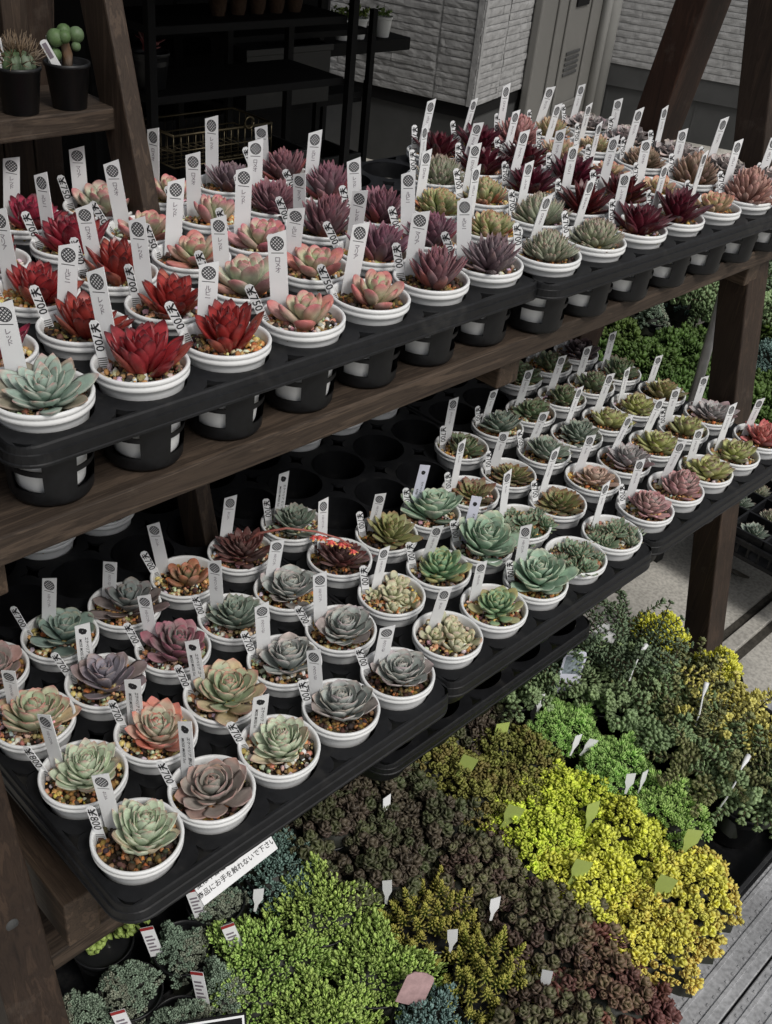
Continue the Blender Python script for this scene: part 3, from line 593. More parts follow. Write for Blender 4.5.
# ------------------------------------------------------------------ the wooden A-frame stand
stand = thing('display_stand', 'dark brown stepped A-frame timber stand holding the succulent trays', 'display stand', (6.5, 2, -7))
OFF = Vector((-6.5, -2, 7))
def part(name, mb, mat, parent, off=OFF):
    me = mb.mesh(name, mat); me.transform(Matrix.Translation(off)); return obj(name, me, parent)
def beam(a, b, w, d, bev=.03):
    """timber from a to b, w along x, d across"""
    a, b = Vector(a), Vector(b); z = (b - a).normalized(); x = Vector((1, 0, 0)); y = z.cross(x).normalized(); x = y.cross(z)
    M = Matrix((x, y, z)).transposed().to_4x4(); M.translation = a
    mb = MB(); mb.box((-w / 2, -d / 2, 0), (w / 2, d / 2, (b - a).length), bev=bev, M=M); return mb
zt = H - 1.105
def plank(x0, x1, y0, y1, z0, z1, bev=.025):
    mb = MB(); mb.box((x0, y0, z0), (x1, y1, z1), bev=bev); return mb
for y0, y1 in ((1.33, 2.62), (2.78, 4.05), (4.2, 5.45), (5.6, 6.85)):
    part('shelf_board', plank(-1.6, 15.9, y0, y1, zt - .33, zt), M_wx, stand)
zm = -1.05
for y0, y1 in ((.75, 2.0), (2.15, 3.4), (3.55, 4.8), (4.95, 6.2), (6.35, 7.4)):
    part('shelf_board', plank(-.35, 14.9, y0, y1, zm - .33, zm), M_wx, stand)
lean = .20
def legpt(z): return 1.43 + lean * z
for x in (-1.18, 15.32):
    part('leg', beam((x, legpt(-7), -7), (x, legpt(8.6), 8.6), .80 if x > 0 else .66, .62), M_wz, stand)
    part('leg', beam((x, 5.3 + .15 * 7, -7), (x, 5.3 - .15 * 8.6, 8.6), .95, .62), M_wzr, stand)
for x in (-.44, 7.3, 14.6):
    part('crossbar', plank(x - .22, x + .22, .60, 7.6, zm - 1.12, zm - .335, .03), M_wy, stand)
for x in (-.55, 7.6, 15.0):
    part('crossbar', plank(x - .24, x + .24, 1.62, 6.9, zt - .92, zt - .335, .03), M_wy, stand)
bolt = MB()
for p in ((-1.18, legpt(-1.15) - .33, -1.45),):
    M = Matrix.Translation(p) @ Matrix.Rotation(PI / 2, 4, 'X'); t = MB(); t.lathe([(.001, .06), (.07, .055), (.085, .03), (.085, 0), (.11, 0), (.11, -.02)], 20); bolt.merge(t, M)
part('bolt', bolt, M_found, stand)
# lower, darker tier behind the sedums
for x0, nm in ((4.85, 'left'),):
    tray('empty black tray on the low shelf behind the sedum pots', (x0, .80, -2.32), 5, 5, 1.05, 1.1, cup=ME_cup2, skip=())
for y0, y1 in ((1.2, 2.5), (2.65, 4.0), (4.15, 5.5)):
    part('shelf_board', plank(-.8, 11.0, y0, y1, -3.45, -3.12), M_wx, stand)

# ------------------------------------------------------------------ sedum mats in black pots
def bead(mb, o, d, L, w, col, tipc, axis=None, fl=.42):
    d = d.normalized(); a = d.cross(axis) if axis is not None else d.orthogonal()
    if a.length < .08: a = d.orthogonal()
    a.normalize(); b = d.cross(a) * (fl if axis is not None else 1); vs = [o]
    for t, q in ((.35, .85), (.72, 1.0)):
        for k in range(4): an = PI / 2 * k; vs.append(o + d * (L * t) + (a * math.cos(an) + b * math.sin(an)) * (w * q))
    vs.append(o + d * L)
    fs = [[0, 1 + (k + 1) % 4, 1 + k] for k in range(4)] + [[1 + k, 1 + (k + 1) % 4, 5 + (k + 1) % 4, 5 + k] for k in range(4)] + [[5 + k, 5 + (k + 1) % 4, 9] for k in range(4)]
    mb.add(vs, fs, [col] * 5 + [mix(col, tipc, .6)] * 4 + [tipc])
def dome(r, R, H_, n, hgt=0.0):
    out = []; tries = 0; mind = R * 1.55 / math.sqrt(n)
    while len(out) < n and tries < n * 40:
        tries += 1; q = R * math.sqrt(r.random()); a = r.uniform(0, 2 * PI); lob = 1 + .15 * math.sin(3 * a + hgt) + .12 * math.sin(5 * a + 2 * hgt) + .07 * math.sin(9 * a + hgt)
        x, y = q * math.cos(a) * lob, q * math.sin(a) * lob
        if any((x - p[0]) ** 2 + (y - p[1]) ** 2 < mind * mind for p in out): continue
        u = q / R; z = H_ * (1 - u ** 2.6) - .12 * u ** 4 + noise.noise(Vector((x * 2.5, y * 2.5, hgt))) * .24 + r.uniform(-.06, .05)
        out.append((x, y, z, u, a))
    return out
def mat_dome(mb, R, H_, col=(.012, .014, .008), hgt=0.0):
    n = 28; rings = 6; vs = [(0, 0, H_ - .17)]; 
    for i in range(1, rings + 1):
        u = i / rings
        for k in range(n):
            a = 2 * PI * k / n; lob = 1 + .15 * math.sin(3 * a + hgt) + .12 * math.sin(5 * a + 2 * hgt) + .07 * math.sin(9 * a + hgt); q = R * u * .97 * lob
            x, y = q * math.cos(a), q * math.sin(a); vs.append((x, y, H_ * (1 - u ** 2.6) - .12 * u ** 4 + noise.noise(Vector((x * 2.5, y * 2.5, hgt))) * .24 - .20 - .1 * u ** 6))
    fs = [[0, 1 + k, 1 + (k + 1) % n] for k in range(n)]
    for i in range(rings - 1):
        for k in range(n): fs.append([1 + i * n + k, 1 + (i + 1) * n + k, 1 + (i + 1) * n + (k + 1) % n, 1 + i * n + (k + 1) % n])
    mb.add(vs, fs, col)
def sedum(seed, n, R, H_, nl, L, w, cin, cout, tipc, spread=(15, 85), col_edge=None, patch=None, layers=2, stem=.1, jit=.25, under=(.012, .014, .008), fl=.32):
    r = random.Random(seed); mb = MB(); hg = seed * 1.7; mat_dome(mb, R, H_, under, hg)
    for x, y, z, u, a in dome(r, R, H_, n, hg):
        d = Vector((math.cos(a) * u * .75 + r.uniform(-jit, jit), math.sin(a) * u * .75 + r.uniform(-jit, jit), 1 - u * .35)).normalized()
        q = noise.noise(Vector((x * 1.8, y * 1.8, hg + 5))) * .9 + r.uniform(-.25, .25)
        ci, co = cin, cout
        if col_edge and u + q * .35 > .72: ci, co = mix(cin, col_edge, .65), mix(cout, col_edge, .75)
        if patch and q > .22: ci, co = mix(ci, patch, .7), mix(co, patch, .6)
        f = r.uniform(.62, 1.25); ci = tuple(c * f for c in ci); co = tuple(c * f for c in co)
        s = r.uniform(.62, 1.32); o = Vector((x, y, z)); tw = r.uniform(0, 6)
        ax = d.orthogonal().normalized(); bx = d.cross(ax)
        for k in range(nl):
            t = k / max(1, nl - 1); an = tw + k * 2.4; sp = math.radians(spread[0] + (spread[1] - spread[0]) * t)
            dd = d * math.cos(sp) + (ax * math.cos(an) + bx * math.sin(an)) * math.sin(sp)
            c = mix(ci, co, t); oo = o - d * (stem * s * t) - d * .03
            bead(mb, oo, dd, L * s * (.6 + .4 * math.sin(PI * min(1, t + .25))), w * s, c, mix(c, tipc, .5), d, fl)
    return mb
def needles(seed, n, R, H_, c1, c2, tipc, hgt=(.25, .5), L=.13, nl=34, w=.016, out=.5):
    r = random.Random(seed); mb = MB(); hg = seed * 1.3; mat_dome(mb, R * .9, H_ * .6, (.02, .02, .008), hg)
    for x, y, z, u, a in dome(r, R, H_ * .6, n, hg):
        d = Vector((math.cos(a) * u * out + r.uniform(-.3, .3), math.sin(a) * u * out + r.uniform(-.3, .3), 1)).normalized(); h = r.uniform(*hgt)
        ax = d.orthogonal().normalized(); bx = d.cross(ax); f = r.uniform(.75, 1.2); o = Vector((x, y, z - .1))
        for k in range(nl):
            t = k / (nl - 1); an = k * 2.4; sp = math.radians(80 - 65 * t)
            dd = d * math.cos(sp) + (ax * math.cos(an) + bx * math.sin(an)) * math.sin(sp)
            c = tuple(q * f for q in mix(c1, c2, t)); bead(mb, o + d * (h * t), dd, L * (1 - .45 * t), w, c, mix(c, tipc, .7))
    return mb
def trailing(seed, n, R, H_, c1, c2, up=.35, L=.11, w=.045, ln=(.5, 1.1), pairs=9):
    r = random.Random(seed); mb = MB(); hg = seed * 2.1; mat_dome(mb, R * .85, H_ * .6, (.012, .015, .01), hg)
    for i in range(n):
        a = r.uniform(0, 2 * PI); q = R * .65 * math.sqrt(r.random()); p = Vector((q * math.cos(a), q * math.sin(a), H_ * .35)); h = r.uniform(*ln)
        d = Vector((math.cos(a) * r.uniform(.2, .9), math.sin(a) * r.uniform(.2, .9), r.uniform(up, 1.1))).normalized(); pts = [p]; f = r.uniform(.7, 1.2); m = pairs
        for k in range(m):
            d = (d + Vector((r.uniform(-.18, .18), r.uniform(-.18, .18), -.10 + r.uniform(-.05, .05)))).normalized(); p = p + d * (h / m); pts.append(p)
            ax = d.orthogonal().normalized(); bx = d.cross(ax); tt = k / m
            for e in range(3):
                an = k * 1.1 + e * 2.094; dd = d * .45 + ax * math.cos(an) + bx * math.sin(an)
                bead(mb, p, dd, L * (1.1 - .35 * tt), w * (1.1 - .3 * tt), tuple(x * f for x in mix(c1, c2, r.random())), tuple(x * f * 1.15 for x in c2), d)
        ax = d.orthogonal().normalized(); bx = d.cross(ax)
        for e in range(6): dd = d * .9 + ax * math.cos(e * 1.05) + bx * math.sin(e * 1.05); bead(mb, p, dd, L * .75, w * .8, tuple(x * f for x in c2), c2, d)
        mb.tube(pts, .012, 4, (.06, .045, .025), cap=False)
    return mb
SED = {
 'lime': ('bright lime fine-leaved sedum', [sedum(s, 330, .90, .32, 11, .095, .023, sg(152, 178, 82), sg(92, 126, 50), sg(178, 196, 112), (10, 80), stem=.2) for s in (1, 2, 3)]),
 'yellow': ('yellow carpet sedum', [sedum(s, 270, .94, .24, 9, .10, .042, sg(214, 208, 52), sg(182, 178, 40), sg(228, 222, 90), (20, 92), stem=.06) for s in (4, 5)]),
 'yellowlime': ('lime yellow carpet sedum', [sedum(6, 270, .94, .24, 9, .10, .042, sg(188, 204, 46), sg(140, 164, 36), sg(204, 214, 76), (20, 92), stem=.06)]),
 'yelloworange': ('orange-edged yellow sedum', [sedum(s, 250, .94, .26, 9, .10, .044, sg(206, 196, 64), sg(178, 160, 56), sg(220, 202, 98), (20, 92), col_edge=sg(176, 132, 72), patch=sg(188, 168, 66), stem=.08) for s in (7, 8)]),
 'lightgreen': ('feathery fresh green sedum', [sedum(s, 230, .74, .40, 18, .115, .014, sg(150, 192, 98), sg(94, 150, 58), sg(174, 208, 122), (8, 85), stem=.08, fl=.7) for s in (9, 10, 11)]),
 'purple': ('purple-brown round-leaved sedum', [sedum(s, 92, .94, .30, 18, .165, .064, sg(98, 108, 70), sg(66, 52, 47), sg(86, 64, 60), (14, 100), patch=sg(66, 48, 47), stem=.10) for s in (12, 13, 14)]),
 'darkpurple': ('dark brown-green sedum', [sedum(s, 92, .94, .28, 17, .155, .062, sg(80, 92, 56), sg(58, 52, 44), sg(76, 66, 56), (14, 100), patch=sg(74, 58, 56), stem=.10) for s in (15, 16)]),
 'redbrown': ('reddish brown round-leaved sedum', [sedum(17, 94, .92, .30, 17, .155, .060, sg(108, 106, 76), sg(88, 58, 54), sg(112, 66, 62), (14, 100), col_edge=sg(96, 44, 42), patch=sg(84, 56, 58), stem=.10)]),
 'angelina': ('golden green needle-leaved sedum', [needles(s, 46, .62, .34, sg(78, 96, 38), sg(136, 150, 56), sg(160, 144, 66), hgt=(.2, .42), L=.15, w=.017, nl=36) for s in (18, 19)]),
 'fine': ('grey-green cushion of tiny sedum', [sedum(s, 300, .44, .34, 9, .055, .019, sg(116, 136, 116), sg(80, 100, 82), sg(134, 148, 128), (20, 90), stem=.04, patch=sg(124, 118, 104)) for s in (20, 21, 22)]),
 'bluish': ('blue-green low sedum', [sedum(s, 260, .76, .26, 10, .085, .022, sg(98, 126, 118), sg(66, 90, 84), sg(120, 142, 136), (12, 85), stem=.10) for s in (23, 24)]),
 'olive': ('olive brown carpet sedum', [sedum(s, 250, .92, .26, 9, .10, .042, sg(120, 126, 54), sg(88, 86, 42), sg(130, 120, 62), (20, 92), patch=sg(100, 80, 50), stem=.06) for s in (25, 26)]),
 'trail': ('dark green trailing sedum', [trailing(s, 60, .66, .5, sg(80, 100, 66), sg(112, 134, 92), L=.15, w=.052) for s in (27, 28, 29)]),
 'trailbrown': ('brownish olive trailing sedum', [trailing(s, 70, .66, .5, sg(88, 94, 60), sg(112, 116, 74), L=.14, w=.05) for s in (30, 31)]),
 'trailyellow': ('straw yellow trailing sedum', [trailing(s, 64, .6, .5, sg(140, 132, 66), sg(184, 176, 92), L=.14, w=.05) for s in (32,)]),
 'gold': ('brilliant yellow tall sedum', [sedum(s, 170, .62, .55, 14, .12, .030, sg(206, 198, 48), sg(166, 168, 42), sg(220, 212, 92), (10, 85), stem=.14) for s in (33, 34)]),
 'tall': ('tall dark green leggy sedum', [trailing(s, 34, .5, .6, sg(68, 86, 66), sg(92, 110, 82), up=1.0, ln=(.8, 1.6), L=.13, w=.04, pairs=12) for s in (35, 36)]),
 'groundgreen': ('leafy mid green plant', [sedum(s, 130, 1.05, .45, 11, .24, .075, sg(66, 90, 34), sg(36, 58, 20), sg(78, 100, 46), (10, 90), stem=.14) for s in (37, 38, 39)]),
 'seedling': ('small fresh green seedling', [trailing(40, 9, .3, .3, sg(96, 118, 52), sg(120, 144, 70), up=.9, ln=(.3, .6), L=.16, w=.06, pairs=4)]),
}
ME_sed = {}
for k, (ph, ms) in SED.items(): ME_sed[k] = (ph, [m.mesh('foliage', M_sedum) for m in ms])
def bpot(r0, r1, h):
    mb = MB(); mb.lathe([(r1 - .02, -h), (r1, -h + .02), (r0 * .93, -.12), (r0 * .95, -.11), (r0, -.09), (r0 * 1.01, -.02), (r0, 0), (r0 * .95, -.005), (r0 * .92, -.1), (r0 * .9, -.3)], 40)
    mb.lathe([(r1 - .02, -h), (.001, -h + .02)], 40); mb.lathe([(r0 * .92, -.12), (.001, -.08)], 40); return mb.mesh('pot', M_black)
ME_bp = bpot(.58, .42, .98); ME_bs = bpot(.46, .34, .85)
def sedum_pot(kd, x, y, z, label, small=False, sc=1.0, seed=0, group='sedum pots on the ground tray'):
    r = random.Random(seed * 13 + 5); ph, ms = ME_sed[kd]
    t = thing('potted_sedum', '%s in black pot, %s' % (ph, label), 'potted sedum', (x, y, z), (0, 0, 0), group)
    obj('pot', ME_bs if small else ME_bp, t); obj('foliage', r.choice(ms), t, (r.uniform(-.04, .04), r.uniform(-.04, .04), -.02), (r.uniform(-.05, .05), r.uniform(-.05, .05), r.uniform(0, 6)), sc * r.uniform(.95, 1.06))
    return t
ZP = -5.0
COLS = {
 9.55: [(1.6, 'trail'), (.28, 'lightgreen'), (-.97, 'lightgreen'), (-2.22, 'lightgreen'), (-3.47, None)],
 8.30: [(1.6, 'darkpurple'), (.28, 'olive'), (-.97, 'yellowlime'), (-2.22, 'yellow'), (-3.40, 'yelloworange')],
 7.05: [(1.55, 'olive'), (.28, 'olive'), (-.97, 'yellowlime'), (-2.22, 'yellow'), (-3.40, 'yelloworange')],
 5.80: [(1.53, 'darkpurple'), (.28, 'darkpurple'), (-.97, 'purple'), (-2.22, 'purple'), (-3.42, 'redbrown')],
 4.55: [(2.78, None), (1.53, 'darkpurple'), (.28, 'darkpurple'), (-.97, 'angelina'), (-2.22, 'angelina'), (-3.47, 'purple')],
 3.30: [(2.4, 'bluish'), (1.45, 'bluish'), (.28, 'lime'), (-.97, 'lime'), (-2.15, 'bluish')],
 2.05: [(.28, 'lime'), (-.97, 'lime')],
 10.85: [(1.4, 'tall'), (.28, 'trail'), (-.97, 'trail'), (-2.22, 'trailbrown'), (-3.05, 'trail')],
 12.05: [(.45, 'tall'), (-.80, 'trailbrown'), (-1.95, 'trailyellow')],
 13.25: [(.40, 'gold'), (-.95, 'gold')],
}
CN = {2.05: 'first', 3.3: 'second', 4.55: 'third', 5.8: 'fourth', 7.05: 'fifth', 8.3: 'sixth', 9.55: 'seventh', 10.85: 'eighth', 12.05: 'ninth', 13.25: 'tenth'}
for x, L in COLS.items():
    L = [q for q in L if q[1]]
    for q, (y, kd) in enumerate(L):
        lab = '%s column, %s from back' % (CN[x], NTH[q])
        sedum_pot(kd, x + rnd.uniform(-.05, .05), y + rnd.uniform(-.05, .05), ZP + (.1 if kd in ('gold', 'tall') else 0), lab, seed=int(x * 10) + q)
for q, (kd, x, y, lab) in enumerate((('fine', 1.36, 1.22, 'nearest the middle tray corner'), ('fine', .40, 1.16, 'beside the red-topped tag near the left leg'), ('fine', 1.46, .32, 'left of the lime mat'),
        ('fine', -.42, 1.20, 'at the foot of the left leg'), ('fine', .62, .26, 'behind the black-and-white sign'), ('fine', 2.2, 1.55, 'under the white notice card'), ('seedling', .52, 2.1, 'under the timber block'))):
    sedum_pot(kd, x, y, -5.0, lab, True, 1.0, 200 + q, 'small sedum pots at the lower left')
# black carrying trays the sedums stand in
def flat_tray(label, x0, x1, y0, y1, z):
    t = thing('carry_tray', label, 'plant tray', ((x0 + x1) / 2, (y0 + y1) / 2, z), group='black carrying trays under the sedums')
    a, b = (x1 - x0) / 2, (y1 - y0) / 2; mb = MB(); mb.box((-a + .02, -b + .02, 0), (a - .02, b - .02, .04)); obj('tray_base', mb.mesh('tray_base', M_tray), t)
    mb = MB(); prof = [(-.04, .02), (.0, .50), (.03, .52), (.09, .50), (.09, .45), (.04, .45), (.0, .0)]
    rings = [rrect(-a - d + .1, a + d - .1, -b - d + .1, b + d - .1, .2) for d, zz in prof]; n = len(rings[0])
    mb.add([(px, py, prof[i][1]) for i, R in enumerate(rings) for px, py in R], [[i * n + k, i * n + (k + 1) % n, (i + 1) * n + (k + 1) % n, (i + 1) * n + k] for i in range(len(prof) - 1) for k in range(n)], smooth=False)
    obj('tray_rim', mb.mesh('tray_rim', M_tray), t); return t
ZT = -6.06
flat_tray('black carrying tray under the lime and blue-green sedums', 1.3, 3.98, -2.9, .95, ZT)
flat_tray('black carrying tray under the purple-brown sedums', 3.98, 6.45, -4.05, .95, ZT)
flat_tray('black carrying tray under the yellow carpet sedums', 6.47, 8.93, -4.05, .95, ZT)
flat_tray('black carrying tray under the feathery green sedums', 8.95, 11.5, -3.95, .95, ZT)
flat_tray('pale-edged carrying tray under the brilliant yellow sedums', 11.52, 14.0, -2.6, 1.1, ZT)
flat_tray('black carrying tray in the shade under the low shelf', 4.0, 9.6, .99, 4.6, ZT)
flat_tray('black carrying tray with the small grey-green cushions', -1.0, 2.6, .98, 2.9, ZT + .02)

# small labels stuck among the sedums
def leaf_tag_mesh(mat, w, h):
    mb = MB(); pts = [(-w * .12, 0), (w * .12, 0), (w * .2, h * .3), (w * .5, h * .55), (w * .42, h), (-w * .5, h * .86), (-w * .4, h * .5), (-w * .16, h * .3)]
    k = len(pts); vs = [(x, -.005, z) for x, z in pts] + [(x, .005, z) for x, z in pts]
    mb.add(vs, [list(range(k)), [i + k for i in range(k)][::-1]] + [[i, i + k, (i + 1) % k + k, (i + 1) % k] for i in range(k)], smooth=False); return mb.mesh('sedum_tag', mat)
ME_g = leaf_tag_mesh(M_gtag, .30, .56); ME_w = leaf_tag_mesh(M_tag, .17, .46)
for x, y, d in ((6.95, .72, 'between the olive sedum and the low shelf'), (8.05, .72, 'at the back of the sixth sedum column'), (6.72, -.55, 'in front of the olive sedum, left edge of the yellow mat'), (6.72, -2.02, 'left of the front yellow mat, above the purple sedum'),
                (8.72, -2.95, 'between yellow and feathery green sedums, nearest the planks'), (7.85, -1.55, 'in the middle of the yellow sedums'), (7.55, -3.1, 'on the orange-edged sedum')):
    g = obj('sedum_tag', ME_g, None, (x, y, -4.95), (-.35, .35, FACE + rnd.uniform(-.5, .5))); tag(g, 'green leaf-shaped label ' + d, 'plant tag', 'labels among the sedums')
for x, y, d in ((9.35, .75, 'behind the rearmost feathery green sedum'), (9.0, -.33, 'left of the middle feathery green sedum'), (9.15, -.45, 'just right of another at the middle feathery green sedum'), (9.05, -1.55, 'behind the nearest feathery green sedum'), (9.25, -1.7, 'standing upright behind the nearest feathery green sedum'),
                (4.15, -.3, 'behind the rear needle-leaved sedum'), (4.3, -1.55, 'behind the front needle-leaved sedum'), (5.2, -1.6, 'left edge of the front purple-brown sedum'), (4.85, -2.9, 'by the nearest needle-leaved sedum'), (2.5, .95, 'at the back of the lime sedum'), (5.3, .9, 'in the rear dark brown-green sedum'), (11.45, -1.4, 'among the brownish trailing sedum')):
    g = obj('sedum_tag', ME_w, None, (x, y, -4.92), (-.3, rnd.uniform(-.3, .6), FACE + rnd.uniform(-.6, .6))); tag(g, 'small white label ' + d, 'plant tag', 'labels among the sedums')
def curved_label(pts, d):
    mb = MB(); mb.tube(pts, [.022, .018, .018, .018, .05, .05], 6); g = obj('wire_label', mb.mesh('wire_label', M_tag)); tag(g, d, 'plant tag', 'labels among the sedums')
curved_label([(9.9, -2.9, -4.9), (10.0, -2.95, -4.5), (10.15, -2.95, -4.2), (10.35, -2.9, -4.0), (10.5, -2.88, -3.92), (10.62, -2.86, -3.9)], 'white bent stake label leaning over the right-hand trailing sedum')
curved_label([(10.9, -.2, -4.9), (11.0, -.15, -4.5), (11.15, -.1, -4.2), (11.35, -.05, -3.95), (11.5, -.03, -3.85), (11.6, -.02, -3.82)], 'white bent stake label between the two upper trailing sedums')
curved_label([(11.0, -1.7, -4.9), (11.1, -1.65, -4.5), (11.2, -1.6, -4.2), (11.35, -1.5, -3.95), (11.45, -1.45, -3.8), (11.5, -1.43, -3.72)], 'thin white stake label by the straw yellow trailing sedum')
def redtop(x, y, d):
    mb = MB(); mb.box((-.10, -.006, 0), (.10, .006, .55)); g = obj('plant_tag', mb.mesh('plant_tag', M_tag), None, (x, y, -4.98), (-.25, -.3, FACE + rnd.uniform(-.3, .3))); tag(g, d, 'plant tag', 'red-topped labels at the lower left')
    mb = MB(); mb.box((-.10, -.012, .50), (.10, -.007, .55)); obj('red_band', mb.mesh('red_band', M_redtag), g)
    mb = MB()
    for i in range(5): mb.box((-.07, -.011, .1 + i * .065), (.065 - .02 * (i % 3), -.0075, .13 + i * .065))
    obj('writing', mb.mesh('writing', M_grey), g)
redtop(.98, 1.35, 'red-topped white label between the two left grey-green cushions'); redtop(1.85, 1.45, 'red-topped white label behind the cushion nearest the tray corner')
redtop(1.05, .30, 'red-topped white label beside the black-and-white sign'); redtop(1.93, .62, 'red-topped white label at the left edge of the lime sedum'); redtop(.0, .55, 'red-topped white label at the very bottom left')
# notice card with rows of writing under the middle tray
card = thing('notice_card', 'white notice card with rows of black Japanese writing under the middle tray', 'sign', (1.46, .34, -1.84), (-.85, 0, .05))
mb = MB(); mb.box((-.62, -.012, -.42), (.62, .012, .42)); obj('card', mb.mesh('card', M_tag), card)
for i, t in enumerate(('多肉植物の育て方', '日当たりと風通しの良い場所で', '水やりは土が乾いてから', '冬は霜に当てないように', '夏は半日陰で管理して下さい', '商品にお手を触れないで下さい')):
    me = text_mesh(t, .092, M_ink); me.transform(Matrix.Translation((0, -.016, .31 - i * .122)) @ RX); obj('writing', me, card)
sg = thing('price_sign', 'black sign with white border lying at the bottom left', 'sign', (.78, -.32, -4.75), (-.7, .0, FACE + .2))
mb = MB(); mb.box((-.45, -.015, -.3), (.45, .015, .3)); obj('board', mb.mesh('board', M_dark), sg)
mb = MB()
for a, b in (((-.42, -.27), (.42, -.24)), ((-.42, .24), (.42, .27)), ((-.42, -.239), (-.39, .239)), ((.39, -.239), (.42, .239)), ((-.2, -.12), (.2, -.09)), ((-.2, .06), (.2, .09))): mb.box((a[0], -.022, a[1]), (b[0], -.017, b[1]))
obj('border_lines', mb.mesh('border_lines', M_tag), sg)
pk = obj('picture_label', None); bpy.data.objects.remove(pk)
def card_thing(x, y, z, w, h, mat, label, rot, name='picture_label'):
    mb = MB(); pts = [(-w / 2, 0), (w / 2, 0), (w / 2, h * .85), (w * .42, h * .95), (.1 * w, h), (-w * .3, h * .95), (-w / 2, h * .8)]; k = len(pts)
    mb.add([(a, -.008, b) for a, b in pts] + [(a, .008, b) for a, b in pts], [list(range(k)), [i + k for i in range(k)][::-1]] + [[i, i + k, (i + 1) % k + k, (i + 1) % k] for i in range(k)], smooth=False)
    return tag(obj(name, mb.mesh(name, mat), None, (x, y, z), rot), label, 'plant tag')
card_thing(3.15, -1.75, -4.75, .42, .55, M_ptag, 'pinkish picture label between lime and blue-green sedum', (-.4, .35, FACE))
g = card_thing(10.25, .75, -4.9, .5, 1.0, M_tagl, 'pale blue and white picture label beside the tall dark sedum', (-.2, .15, FACE + .2))
mb = MB(); mb.add([(-.2, -.0105, .45), (.2, -.0105, .45), (.2, -.0105, .85), (-.2, -.0105, .85)], [[0, 1, 2, 3]]); obj('picture', mb.mesh('picture', plain('grey_blue_print', (.22, .26, .29), .4, .4, 0, 160, .7)), g)
card_thing(11.2, .95, -4.7, .5, .9, M_tag, 'crumpled whitish label leaning behind the leggy sedum', (-.5, .5, FACE - .2))

# ------------------------------------------------------------------ ground, planks, kerb lines
mb = MB(); mb.box((-400, -400, -7.5), (400, 400, -7.0)); structure('ground', mb.mesh('ground', M_concrete))
mb = MB()
for y0, y1 in ((.30, .52), (-.32, -.10)): mb.box((14.2, y0, -6.995), (60, y1, -6.985))
structure('drain_gap', mb.mesh('drain_gap', plain('wet_grit', (.055, .05, .042), .9, .2, 0, 60, .5, .8, .006)))
mb = MB(); mb.box((13.0, -.08, -6.998), (60, .28, -6.90), bev=.02); structure('kerb', mb.mesh('kerb', M_concrete))
# aluminium plank walkway that carries the sedum trays
walk = thing('plank_walkway', 'grey ribbed aluminium plank walkway in front of the sedums', 'walkway', (5, -3, -6.6))
pm = MB()
def deck_plank(y0, y1):
    pm = MB(); z = 0
    pm.box((-10, y0, -.35), (8.6, y1, 0), bev=.02)
    for fr in (.14, .38, .62, .86):
        y = y0 + (y1 - y0) * fr; pm.box((-10, y - .035, .0), (8.6, y + .035, .028), bev=.006)
        for k in range(50):
            x = -2 + k * .21; pm.box((x - .028, y + .075, -.002), (x + .028, y + .115, .014), bev=.004)
    return pm
for i in range(5):
    y1 = 1.0 - i * 1.42
    o = obj('plank', deck_plank(y1 - 1.38, y1).mesh('plank', M_deck), walk)
mb = MB()
for x, y in ((4.05, -2.35), (2.2, -2.9), (6.2, -2.6)):
    mb.lathe([(.12, .031), (.001, .030)], 24, c=(x, y, 0))
obj('drain_hole', mb.mesh('drain_hole', M_hole), walk)
plate = thing('steel_plate', 'grey ribbed steel plate lying on the concrete at the right edge', 'metal plate', (15.4, -2.7, -6.98))
mb = MB(); mb.box((-1.1, -1.4, 0), (1.4, 1.15, .07), bev=.015)
for i in range(7): mb.box((-1.0, -1.3 + i * .36, .071), (1.3, -1.25 + i * .36, .1), bev=.006, M=Matrix.Rotation(.5, 4, 'Z') @ Matrix.Scale(.72, 4) @ Matrix.Translation((0, 0, .028)))
obj('plate', mb.mesh('plate', M_deck), plate)
leafm = MB(); leaf(leafm, (0, 0, 0), .6, .1, .6, .5, .06, .6, .3, ACUTE, lambda s, e, up: (.07, .05, .03)); tag(obj('dry_leaf', leafm.mesh('dry_leaf', M_leaf), None, (19.9, 1.2, -6.95), (0, .3, 1.2)), 'dry brown leaf lying on the concrete', 'leaf')

# ------------------------------------------------------------------ right-hand crate of seedlings
cr = thing('seedling_crate', 'black lattice crate with a grid of small pale succulents at the right edge', 'crate', (20.4, 1.1, -5.55))
mb = MB(); mb.box((-2.0, -2.4, .0), (2.0, 2.6, .06), bev=.01)
for z0, z1 in ((.06, .14), (.42, .55)):
    mb.box((-2.04, -2.4, z0), (-1.96, 2.6, z1)); mb.box((1.96, -2.4, z0), (2.04, 2.6, z1)); mb.box((-1.955, -2.44, z0), (1.955, -2.36, z1)); mb.box((-1.955, 2.56, z0), (1.955, 2.64, z1))
for k in range(17):
    y = -2.25 + k * .3; mb.box((-2.02, y, .141), (-1.97, y + .06, .419)); 
obj('crate_body', mb.mesh('crate_body', M_tray), cr)
mb = MB()
for i in range(5): mb.box((-1.95 + i * .96, -2.34, .50), (-1.89 + i * .96, 2.54, .78), bev=.01)
for j in range(6): mb.box((-1.95, -2.34 + j * .96, .505), (1.95, -2.28 + j * .96, .775), bev=.01)
obj('cell_grid', mb.mesh('cell_grid', M_tray), cr)
for sx, sy in ((-1.8, -2.2), (1.8, -2.2), (-1.8, 2.3), (1.8, 2.3)):
    mb = MB(); mb.box((sx - .15, sy - .15, -1.45), (sx + .15, sy + .15, -.002)); obj('foot', mb.mesh('foot', M_black), cr)
